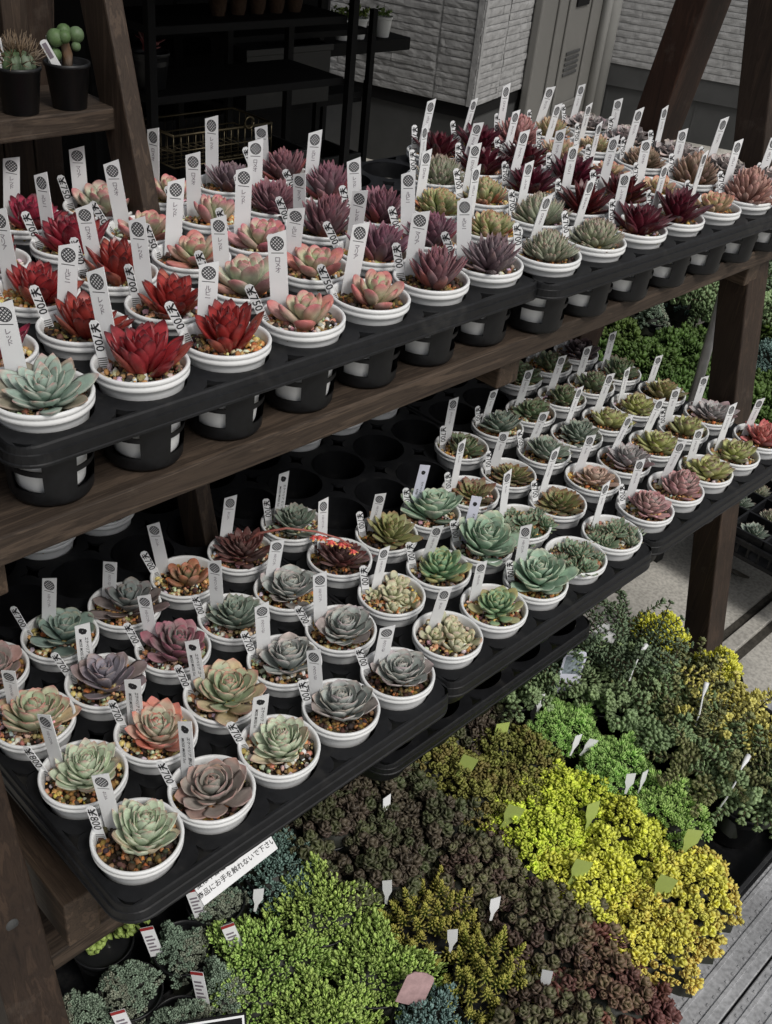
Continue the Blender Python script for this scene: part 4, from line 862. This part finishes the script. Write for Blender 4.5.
for i in range(4):
    for j in range(5):
        x, y = 20.4 - 1.44 + i * .96, 1.1 - 1.83 + j * .96
        g = obj('seedling_succulent', rnd.choice(K['densegreen']['me'] + K['greygreen']['me']), None, (x, y, -5.1), (0, 0, rnd.uniform(0, 6)), .85)
        tag(g, 'small pale seedling rosette in right-edge crate, row %s, %s across' % (['one', 'two', 'three', 'four', 'five'][j], NTH[i]), 'succulent', 'seedlings in the right-edge crate')

# ------------------------------------------------------------------ planting behind the stand on the right
bk = [(19.5, 12.6), (21.2, 11.9), (23.0, 11.4), (24.8, 11.2), (21.8, 13.9), (23.8, 13.4), (25.8, 12.9), (27.6, 11.6), (22.6, 9.6), (24.4, 9.3), (26.2, 9.2), (28.0, 9.0), (25.4, 7.4), (27.2, 7.1), (29.0, 7.0), (26.6, 5.5), (28.4, 5.2), (30.4, 5.0), (29.6, 8.6), (31.2, 6.8)]
for q, (x, y) in enumerate(bk):
    sedum_pot('groundgreen' if q % 5 != 4 else 'bluish', x, y, -5.7 + rnd.uniform(-.1, .15), '%s of bed behind stand, place %s' % ('back' if y > 10 else ('middle' if y > 7 else 'front'), ['one', 'two', 'three', 'four', 'five', 'six', 'seven', 'eight', 'nine', 'ten', 'eleven', 'twelve', 'thirteen', 'fourteen', 'fifteen', 'sixteen', 'seventeen', 'eighteen', 'nineteen', 'twenty'][q]), sc=1.25, seed=300 + q, group='green pots behind the stand')
for q, (x, y, kd, lb) in enumerate(((27.0, 14.4, 'redbrown', 'far row beneath the right shelf end'), (28.8, 13.6, 'trailbrown', 'far row beside the grey pole'), (29.6, 11.0, 'fine', 'far row by the right post'), (24.4, 15.4, 'trail', 'far row at the back'), (22.4, 15.8, 'darkpurple', 'far left of the back row'), (30.6, 12.4, 'tall', 'beyond the right post'))):
    sedum_pot(kd, x, y, -5.4, lb, sc=1.5, seed=340 + q, group='green pots behind the stand')
for q, (x, y, kd) in enumerate(((32.5, 9.5, 'trail'), (34.5, 7.5, 'groundgreen'), (36.0, 10.5, 'tall'), (33.5, 12.5, 'bluish'), (38.0, 8.0, 'trail'), (31.5, 14.8, 'tall'), (35.5, 13.6, 'trailbrown'), (39.5, 11.4, 'groundgreen'), (41.5, 9.2, 'trail'), (37.5, 5.6, 'groundgreen'), (34.0, 5.0, 'trail'), (28.5, 16.4, 'tall'), (25.5, 17.4, 'tall'), (31.0, 3.4, 'groundgreen'))):
    sedum_pot(kd, x, y, -5.6, 'among far plants behind right post, %s' % ('spot ' + 'A B C D E F G H I J K L M N'.split()[q]), sc=2.0, seed=380 + q, group='green pots behind the stand')
bench = thing('low_bench', 'low dark bench carrying the green pots behind the stand', 'bench', (25, 10, -6.75))
mb = MB(); mb.box((-6.5, -6, -.15), (7.5, 7, 0), bev=.02); obj('bench_top', mb.mesh('bench_top', M_dark), bench)
for sx in (-6, 7):
    for sy in (-5.5, 6.5): mb = MB(); mb.box((sx - .1, sy - .1, -.25), (sx + .1, sy + .1, -.152)); obj('foot', mb.mesh('foot', M_dark), bench)

# ------------------------------------------------------------------ ladder shelf with cacti, upper left
lad = thing('ladder_shelf', 'brown wooden ladder shelf holding two cacti at the upper left', 'shelf', (2.2, 7, -7)); LO = Vector((-2.2, -7, 7))
ys = 6.0
part('shelf_board', plank(-.4, 3.97, 6.0, 7.4, 5.49, 5.78), M_wx, lad, LO)
part('leg', beam((4.0, 5.95 + .28 * -12.46, -7), (4.0, 5.95 + .28 * 3.3, 8.76), .27, .62), M_wcab, lad, LO)
part('leg', beam((-.3, 5.95 + .28 * -12.46, -7), (-.3, 5.95 + .28 * 3.3, 8.76), .27, .62), M_wcab, lad, LO)
part('leg', beam((4.0, 10.2, -7), (4.0, 7.8, 8.9), .3, .6), M_wcab, lad, LO)
part('leg', beam((-.3, 10.2, -7), (-.3, 7.8, 8.9), .3, .6), M_wcab, lad, LO)
for i in range(9):
    part('back_slat', plank(-.15 + i * .45, -.15 + i * .45 + .43, 7.45, 7.55, -6.5, 8.9, .015), M_wz, lad, LO)
part('shelf_board', plank(-.15, 3.85, 5.0, 7.4, 1.9, 2.2), M_wx, lad, LO)
part('crossbar', plank(2.95, 3.3, 7.0, 7.4, 5.79, 8.9, .02), M_wcab, lad, LO)
def black_pot(name, label, x, y, z):
    return thing(name, label, 'potted cactus', (x, y, z))
mb = MB(); mb.lathe([(.20, -.56), (.215, -.55), (.275, -.05), (.29, -.045), (.292, 0), (.27, 0), (.25, -.2)], 36); mb.lathe([(.2, -.56), (.001, -.55)], 36); mb.lathe([(.265, -.07), (.001, -.04)], 36); ME_bc = mb.mesh('pot', M_black)
t = black_pot('potted_cactus', 'round spiny green cactus in black pot on the ladder shelf', 2.68, 6.22, 6.34); obj('pot', ME_bc, t)
mb = MB(); n = 44; pr = [(.001, .17), (.08, .165), (.16, .13), (.205, .05), (.21, -.02), (.18, -.1)]
vs = [(q * (1 + .10 * math.cos(11 * 2 * PI * k / n)) * math.cos(2 * PI * k / n), q * (1 + .10 * math.cos(11 * 2 * PI * k / n)) * math.sin(2 * PI * k / n), z) for q, z in pr for k in range(n)]
mb.add(vs, [[i * n + k, (i + 1) * n + k, (i + 1) * n + (k + 1) % n, i * n + (k + 1) % n] for i in range(5) for k in range(n)], sr(56, 78, 46)); obj('stem', mb.mesh('stem', M_leaf), t)
mb = MB(); r = random.Random(5)
for k in range(11):
    for el in (.2, .7, 1.2):
        for e in range(6):
            a = 2 * PI * k / 11; p = Vector((.21 * math.cos(el) * math.cos(a), .21 * math.cos(el) * math.sin(a), .02 + .15 * math.sin(el))); d = Vector((p.x + r.uniform(-.15, .15), p.y + r.uniform(-.15, .15), p.z + r.uniform(-.1, .35))).normalized()
            mb.tube([p, p + d * r.uniform(.1, .26)], [.007, .002], 4, sr(104, 88, 62))
obj('spine', mb.mesh('spine', M_leaf), t)
t = black_pot('potted_cactus', 'stubby jointed green succulent with brown stem in black pot on ladder shelf', 3.36, 6.22, 6.34); obj('pot', ME_bc, t)
mb = MB(); mb.tube([(0, 0, -.1), (.02, 0, .08), (.0, .02, .22), (.03, 0, .3)], [.07, .065, .055, .04], 10, sr(92, 68, 46)); obj('stem', mb.mesh('stem', M_leaf), t)
mb = MB()
for x, y, z, q in ((-.13, 0, .28, .11), (-.15, .02, .08, .09), (.16, 0, .30, .10), (.02, .05, .34, .09), (.13, -.03, .17, .06), (-.05, -.08, .3, .08)):
    n = 16; mb.lathe([(q * math.sin(PI * (i + .01) / 8.02), q * math.cos(PI * i / 8)) for i in range(9)], n, sr(70, 92, 50), 0, (x, y, z))
obj('pad', mb.mesh('pad', M_leaf), t)
def small_tag(x, y, z, rot, d):
    g = obj('price_tag', ME_price, None, (x, y, z), rot); g.scale = (.9, 1, .62); tag(g, d, 'price tag', 'tags in the cactus pots'); mb = MB(); mb.box((-.03, -.011, .3), (.03, -.007, .6)); obj('writing', mb.mesh('writing', M_grey), g)
small_tag(2.5, 6.15, 6.24, (0, -.35, FACE + .2), 'white tag leaning left in the spiny cactus pot'); small_tag(2.55, 6.3, 6.24, (0, -.12, FACE), 'white tag upright behind the spiny cactus')
small_tag(3.2, 6.1, 6.24, (0, -.5, FACE), 'white tag leaning left in the jointed succulent pot'); small_tag(3.2, 6.3, 6.24, (0, 0, FACE + .6), 'white tag edge-on behind the jointed succulent')

# ------------------------------------------------------------------ house
house = thing('house', 'house with grey split-stone siding and dark foundation behind the stand', 'house', (39.6, 29.5, -7)); HO = Vector((-39.6, -29.5, 7))
HC = Vector((39.6, 29.5, -3.0)); dL = Vector((-.28, .96, 0)); dR = Vector((.96, .28, 0))
def wall(name, o, d, length, z0, z1, nrm, ch=.50, joint=None, seed=0):
    r = random.Random(seed); mb = MB(); d = d.normalized(); nrm = nrm.normalized()
    M = Matrix((d, -nrm, Vector((0, 0, 1)))).transposed().to_4x4(); M.translation = o
    mb.box((.0, .12, z0), (length, .4, z1), M=M)
    z = z0; row = 0
    while z < z1 - .05:
        hgt = min(ch * r.choice((.8, 1, 1, 1.15)), z1 - z); x = 0.0; rowoff = r.uniform(-.03, .03)
        while x < length - .01:
            w = min(r.uniform(1.6, 4.2), length - x)
            if joint:
                for jx in joint:
                    if x < jx < x + w: w = jx - x
            g = .05 if joint and any(abs(x + w - jx) < .01 for jx in joint) else .008
            pr = rowoff + r.uniform(-.035, .05)
            a, b = x + (.05 if joint and any(abs(x - jx) < .01 for jx in joint) else .008), x + w - g
            # a split face: subdivided and roughened
            nx = max(3, int((b - a) / .28)); nz = 3; vs = []
            for k in range(nz + 1):
                for i in range(nx + 1):
                    u, v = i / nx, k / nz; edge = (k in (0, nz)) or (i in (0, nx)); q = Vector((a + (b - a) * u, z, 0))
                    dep = pr * .5 + .05 + (.012 if edge else 0) + noise.noise(Vector((q.x * 1.6, (z + hgt * v) * 3, seed * 7))) * .03 + r.uniform(-.008, .008)
                    vs.append(M @ Vector((a + (b - a) * u, dep, z + .018 + (hgt - .036) * v)))
            mb.add(vs, [[k * (nx + 1) + i, k * (nx + 1) + i + 1, (k + 1) * (nx + 1) + i + 1, (k + 1) * (nx + 1) + i] for k in range(nz) for i in range(nx)], smooth=False)
            x += w
        z += hgt
    part(name, mb, M_siding, house, HO)
zr = Vector((0, 0, 0))
wall('siding_wall', Vector((39.6, 29.5, 0)), dL, 14, -3.0, 12, Vector((-.96, -.28, 0)), .36, [2.4], 1)
wall('siding_wall', Vector((39.6, 29.5, 0)), dR, 20.3, -3.0, 12, Vector((.28, -.96, 0)), .38, [3.4], 2)
RC = Vector((39.6, 29.5, 0)) + dR.normalized() * 19.6; dW = Vector((.37, -.93, 0)).normalized()
wall('siding_wall', RC, dW, 24, -3.0, 12, Vector((-.93, -.37, 0)), .42, None, 3)
def flat(name, o, d, length, z0, z1, nrm, mat, dep=.25, th=.5, seams=0):
    mb = MB(); M = Matrix((d.normalized(), -nrm.normalized(), Vector((0, 0, 1)))).transposed().to_4x4(); M.translation = o
    mb.box((.0, dep, z0), (length, dep + th, z1), M=M)
    for i in range(seams): mb.box((i * length / seams + 1.0, dep - .03, z0), (i * length / seams + 1.1, dep - .002, z1), M=M)
    part(name, mb, mat, house, HO)
o0 = Vector((39.6, 29.5, 0))
flat('foundation', o0, dL, 14, -7, -3.7, Vector((-.96, -.28, 0)), M_found, .32); flat('base_flashing', o0, dL, 14, -3.66, -3.02, Vector((-.96, -.28, 0)), M_dark, .2, .3)
flat('foundation', o0 + dR * .3, dR, 19, -7, -3.7, Vector((.28, -.96, 0)), M_found, .32); flat('base_flashing', o0 + dR * .3, dR, 19, -3.66, -3.02, Vector((.28, -.96, 0)), M_dark, .2, .3)
flat('foundation', RC, dW, 24, -7, -4.4, Vector((-.93, -.37, 0)), M_found, .32, .5, 4); flat('base_flashing', RC, dW, 24, -4.36, -3.02, Vector((-.93, -.37, 0)), M_found, .15, .3)
# grey utility cabinet in the corner
cab = thing('utility_cabinet', 'taupe metal utility cabinet with recessed panel against the lit house wall', 'cabinet', tuple(o0 + dR.normalized() * 6.6 + Vector((0, 0, -7))), (0, 0, math.atan2(.28, .96)))
mb = MB(); mb.box((0, -.5, 0), (11.2, .02, 16), bev=.1); obj('cabinet_body', mb.mesh('cabinet_body', M_cab), cab)
mb = MB(); mb.box((2.3, -0.660, .5), (9.2, -0.510, 15.5), bev=.06); dr = obj('cabinet_door', mb.mesh('cabinet_door', M_cab), cab)
mb = MB()                                                   # raised frame of the embossed panel
for a, b in (((3.6, 2.2), (4.0, 9.6)), ((7.6, 2.2), (8.0, 9.6)), ((4.0, 9.2), (7.6, 9.6)), ((4.0, 2.2), (7.6, 2.6))): mb.box((a[0], -0.820, a[1]), (b[0], -0.665, b[1]), bev=.07)
obj('panel_frame', mb.mesh('panel_frame', M_cab), dr)
mb = MB(); mb.box((4.9, -0.800, 8.0), (6.9, -0.670, 8.7), bev=.05); obj('handle_recess', mb.mesh('handle_recess', M_dark), dr)
mb = MB()
for i in range(5): mb.box((4.6, -0.760, 4.2 + i * .3), (6.9, -0.665, 4.36 + i * .3), bev=.03)
obj('louver', mb.mesh('louver', M_found), dr)
pp = RC + dW * .35 + Vector((-.75, -.45, 0))
mb = MB(); mb.tube([(pp.x, pp.y, -7), (pp.x, pp.y, 12)], .62, 24); part('downpipe', mb, M_pipe, house, HO)
pp2 = pp - dR * 1.55 + Vector((0, -.2, 0)); mb = MB(); mb.tube([(pp2.x, pp2.y, -7), (pp2.x, pp2.y, 12)], .32, 20); part('downpipe', mb, M_pipe, house, HO)
# thin steel pole on the far side of the stand
mb = MB(); mb.tube([(19.6, 4.05, -7), (19.6, 4.35, 12)], .13, 20); tag(obj('steel_pole', mb.mesh('steel_pole', M_steel)), 'thin galvanised steel pole behind the right-hand post', 'pole')

# ------------------------------------------------------------------ dark open shop behind
shop = thing('shop_front', 'unlit black shop recess behind the stand, left of the stone house', 'building', (20, 40, -7)); SO = Vector((-20, -40, 7))
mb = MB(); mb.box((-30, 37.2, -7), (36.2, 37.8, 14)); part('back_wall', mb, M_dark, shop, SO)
mb = MB(); mb.box((-30, 10.5, 7.3), (33, 37.1, 7.8)); part('unseen_ceiling', mb, M_dark, shop, SO)  # out of view, set low and far forward to keep light off the shop
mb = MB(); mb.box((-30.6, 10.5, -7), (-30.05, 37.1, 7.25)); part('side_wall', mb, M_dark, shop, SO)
def rack(label, x, y, w, d, zs, group='black racks in the dark shop'):
    t = thing('display_rack', label, 'rack', (x, y, -7), group=group)
    for sx in (-w / 2, w / 2):
        for sy in (-d / 2, d / 2): mb = MB(); mb.box((sx - .1, sy - .1, 0), (sx + .1, sy + .1, zs[-1] + 7.6)); obj('post', mb.mesh('post', M_dark), t)
    for z in zs: mb = MB(); mb.box((-w / 2 + .11, -d / 2 + .11, z + 6.8), (w / 2 - .11, d / 2 - .11, z + 7), bev=.02); obj('shelf', mb.mesh('shelf', M_dark), t)
    return t
rack('black rack on the left of the dark shop holding wire baskets', 13.8, 16.6, 6.4, 2.6, [-3.4, .2, 3.2, 4.75])
rack('black rack in the middle of the dark shop', 19.6, 21.5, 6.0, 2.6, [-2.5, 1.3, 3.3])
rb = rack('black rack with added dark backdrop and a long top shelf against the stone wall', 20.3, 24.4, 10.4, 2.4, [-2.5, .2])
mb = MB(); mb.box((-5.2, 1.25, 0), (5.2, 1.33, 13.6)); obj('dark_backdrop', mb.mesh('dark_backdrop', M_dark), rb)  # added black sheet, stands in for the darkness behind the rack
mb = MB(); mb.box((-5.1, -1.2, 8.75), (7.4, 1.2, 9.2), bev=.03); obj('shelf', mb.mesh('shelf', M_dark), rb)
def basket(label, x, y, z, w, d, h):
    t = thing('wire_basket', label, 'basket', (x, y, z), group='brass wire baskets on the dark rack'); mb = MB()
    for q in (0, .5, 1):
        zz = h * q; mb.tube([(-w / 2, -d / 2, zz), (w / 2, -d / 2, zz), (w / 2, d / 2, zz), (-w / 2, d / 2, zz), (-w / 2, -d / 2, zz)], .022 if q < 1 else .035, 6)
    for i in range(15): x0 = -w / 2 + w * i / 14; mb.tube([(x0, -d / 2, h), (x0, -d / 2, 0), (x0, d / 2, 0), (x0, d / 2, h)], .012, 5)
    for i in range(1, 6): y0 = -d / 2 + d * i / 6; mb.tube([(-w / 2, y0, h), (-w / 2, y0, 0), (w / 2, y0, 0), (w / 2, y0, h)], .012, 5)
    obj('wires', mb.mesh('wires', M_wire), t)
    mb = MB(); mb.tube([(w * .25 + .14 * math.cos(a), -d / 2 - .04, h + .1 + .14 * math.sin(a)) for a in [i * PI / 6 for i in range(13)]], .022, 6); obj('ring_handle', mb.mesh('ring_handle', M_wire), t)
basket('brass wire basket, uppermost on the left rack', 12.2, 15.4, 1.75, 3.0, 1.6, .75); basket('brass wire basket, right one of the left rack', 13.4, 15.2, .62, 2.6, 1.6, .7)
basket('brass wire basket, lowest at the left of the rack', 11.6, 14.9, .25, 2.2, 1.6, .6)
def crate(label, x, y, z, w, d, h):
    t = thing('plastic_crate', label, 'crate', (x, y, z), group='black crates in the dark shop'); mb = MB()
    mb.box((-w / 2, -d / 2, 0), (w / 2, d / 2, .08))
    for a, b in (((-w / 2, -d / 2), (w / 2, -d / 2 + .08)), ((-w / 2, d / 2 - .08), (w / 2, d / 2))): mb.box((a[0], a[1], .081), (b[0], b[1], h))
    for a, b in (((-w / 2, -d / 2 + .081), (-w / 2 + .08, d / 2 - .081)), ((w / 2 - .08, -d / 2 + .081), (w / 2, d / 2 - .081))): mb.box((a[0], a[1], .081), (b[0], b[1], h))
    obj('crate_body', mb.mesh('crate_body', M_black), t); mb = MB(); mb.box((-w / 2 - .06, -d / 2 - .06, h - .2), (w / 2 + .06, -d / 2 - .001, h), bev=.02); obj('crate_lip', mb.mesh('crate_lip', M_black), t); return t
c1 = crate('black crate with a small white label on the middle rack', 18.6, 20.6, 1.31, 3.4, 1.8, 1.75)
mb = MB(); mb.box((-.5, -.98, .95), (-.02, -.965, 1.25)); obj('paper_label', mb.mesh('paper_label', M_tag), c1)
crate('black crate without label at the bottom of the middle rack', 20.2, 20.4, -2.49, 3.0, 1.8, 2.0); crate('black crate beside the brass baskets', 14.9, 16.2, .21, 1.6, 1.6, 1.2)
for i, (x, z, s, dd) in enumerate(((24.5, 2.21, .6, 'left of three'), (25.3, 2.21, .7, 'middle of three'), (26.6, 2.21, .5, 'right of three'))):
    t = thing('shelf_plant', 'small leafy plant in pale pot on the long black shelf, ' + dd, 'potted plant', (x, 23.7, z + .72), group='small pots on the wall rack')
    obj('pot', ME_pot, t, sc=.75); obj('foliage', ME_sed['seedling'][1][0], t, (0, 0, -.1), sc=s * 1.3)
t = thing('pink_flower_pot', 'pink flowering plant deep in the dark shop', 'potted plant', (11.2, 16.2, 3.21 + .85)); obj('pot', ME_bs, t)
mb = MB(); r = random.Random(9)
for k in range(14): leaf(mb, (r.uniform(-.2, .2), r.uniform(-.2, .2), r.uniform(.0, .3)), r.uniform(0, 6), r.uniform(.2, 1.2), .28, .7, .1, .4, .2, ROUND, lambda s, e, up: sr(150, 70, 80, .6))
obj('blossom', mb.mesh('blossom', M_leaf), t)
for i in range(5):
    t = thing('terracotta_pot', 'small terracotta pot on the top of the left rack, %s from left' % NTH[i], 'pot', (13.2 + i * .62, 16.2, 4.76), group='terracotta pots on the left rack')
    mb = MB(); mb.lathe([(.17, 0), (.24, .42), (.28, .43), (.28, .55), (.25, .55), (.2, .1)], 20, sr(110, 80, 56, .28)); obj('pot', mb.mesh('pot', M_stone), t)

# ------------------------------------------------------------------ final scale, camera, light
for me in bpy.data.meshes: me.transform(Matrix.Scale(S, 4))
for o in bpy.data.objects: o.location = o.location * S
sc = bpy.context.scene
cam = bpy.data.cameras.new('camera'); co = bpy.data.objects.new('camera', cam); C.objects.link(co); sc.camera = co
co.location = Vector((-3.67509, -6.33403, 9.32075)) * S; co.rotation_euler = (.967752, -.0942222, -.777278)
cam.sensor_fit = 'VERTICAL'; cam.sensor_height = 36; cam.sensor_width = 27.14; cam.lens = 1017.628 / 1024 * 36; cam.clip_start = .01; cam.clip_end = 300
w = bpy.data.worlds.new('World'); sc.world = w; w.use_nodes = True; nt = w.node_tree
sky = nt.nodes.new('ShaderNodeTexSky'); sky.sky_type = 'NISHITA'; sky.sun_disc = False
SUN_EL, SUN_AZ = 50, 182                                   # azimuth measured clockwise from +y
sky.sun_elevation = math.radians(SUN_EL); sky.sun_rotation = math.radians(SUN_AZ); sky.air_density = 1.0; sky.dust_density = 4.0; sky.ozone_density = .6
bg = nt.nodes['Background']; bg.inputs[1].default_value = .09
hs = nt.nodes.new('ShaderNodeHueSaturation'); hs.inputs['Saturation'].default_value = .28; nt.links.new(sky.outputs[0], hs.inputs['Color']); nt.links.new(hs.outputs[0], bg.inputs[0])
sl = bpy.data.lights.new('sun', 'SUN'); sl.energy = 1.6; sl.angle = math.radians(16); sl.color = (1, .965, .91)
so = bpy.data.objects.new('sun', sl); C.objects.link(so); a, e = math.radians(SUN_AZ), math.radians(SUN_EL)
dv = Vector((math.sin(a) * math.cos(e), math.cos(a) * math.cos(e), math.sin(e))); so.rotation_euler = (-dv).to_track_quat('-Z', 'Y').to_euler(); so.location = dv * 5
sc.view_settings.view_transform = 'Standard'; sc.view_settings.look = 'None'; sc.view_settings.exposure = 0.0; sc.view_settings.gamma = 1; sc.view_settings.use_curve_mapping = False
sc.render.engine = 'CYCLES'
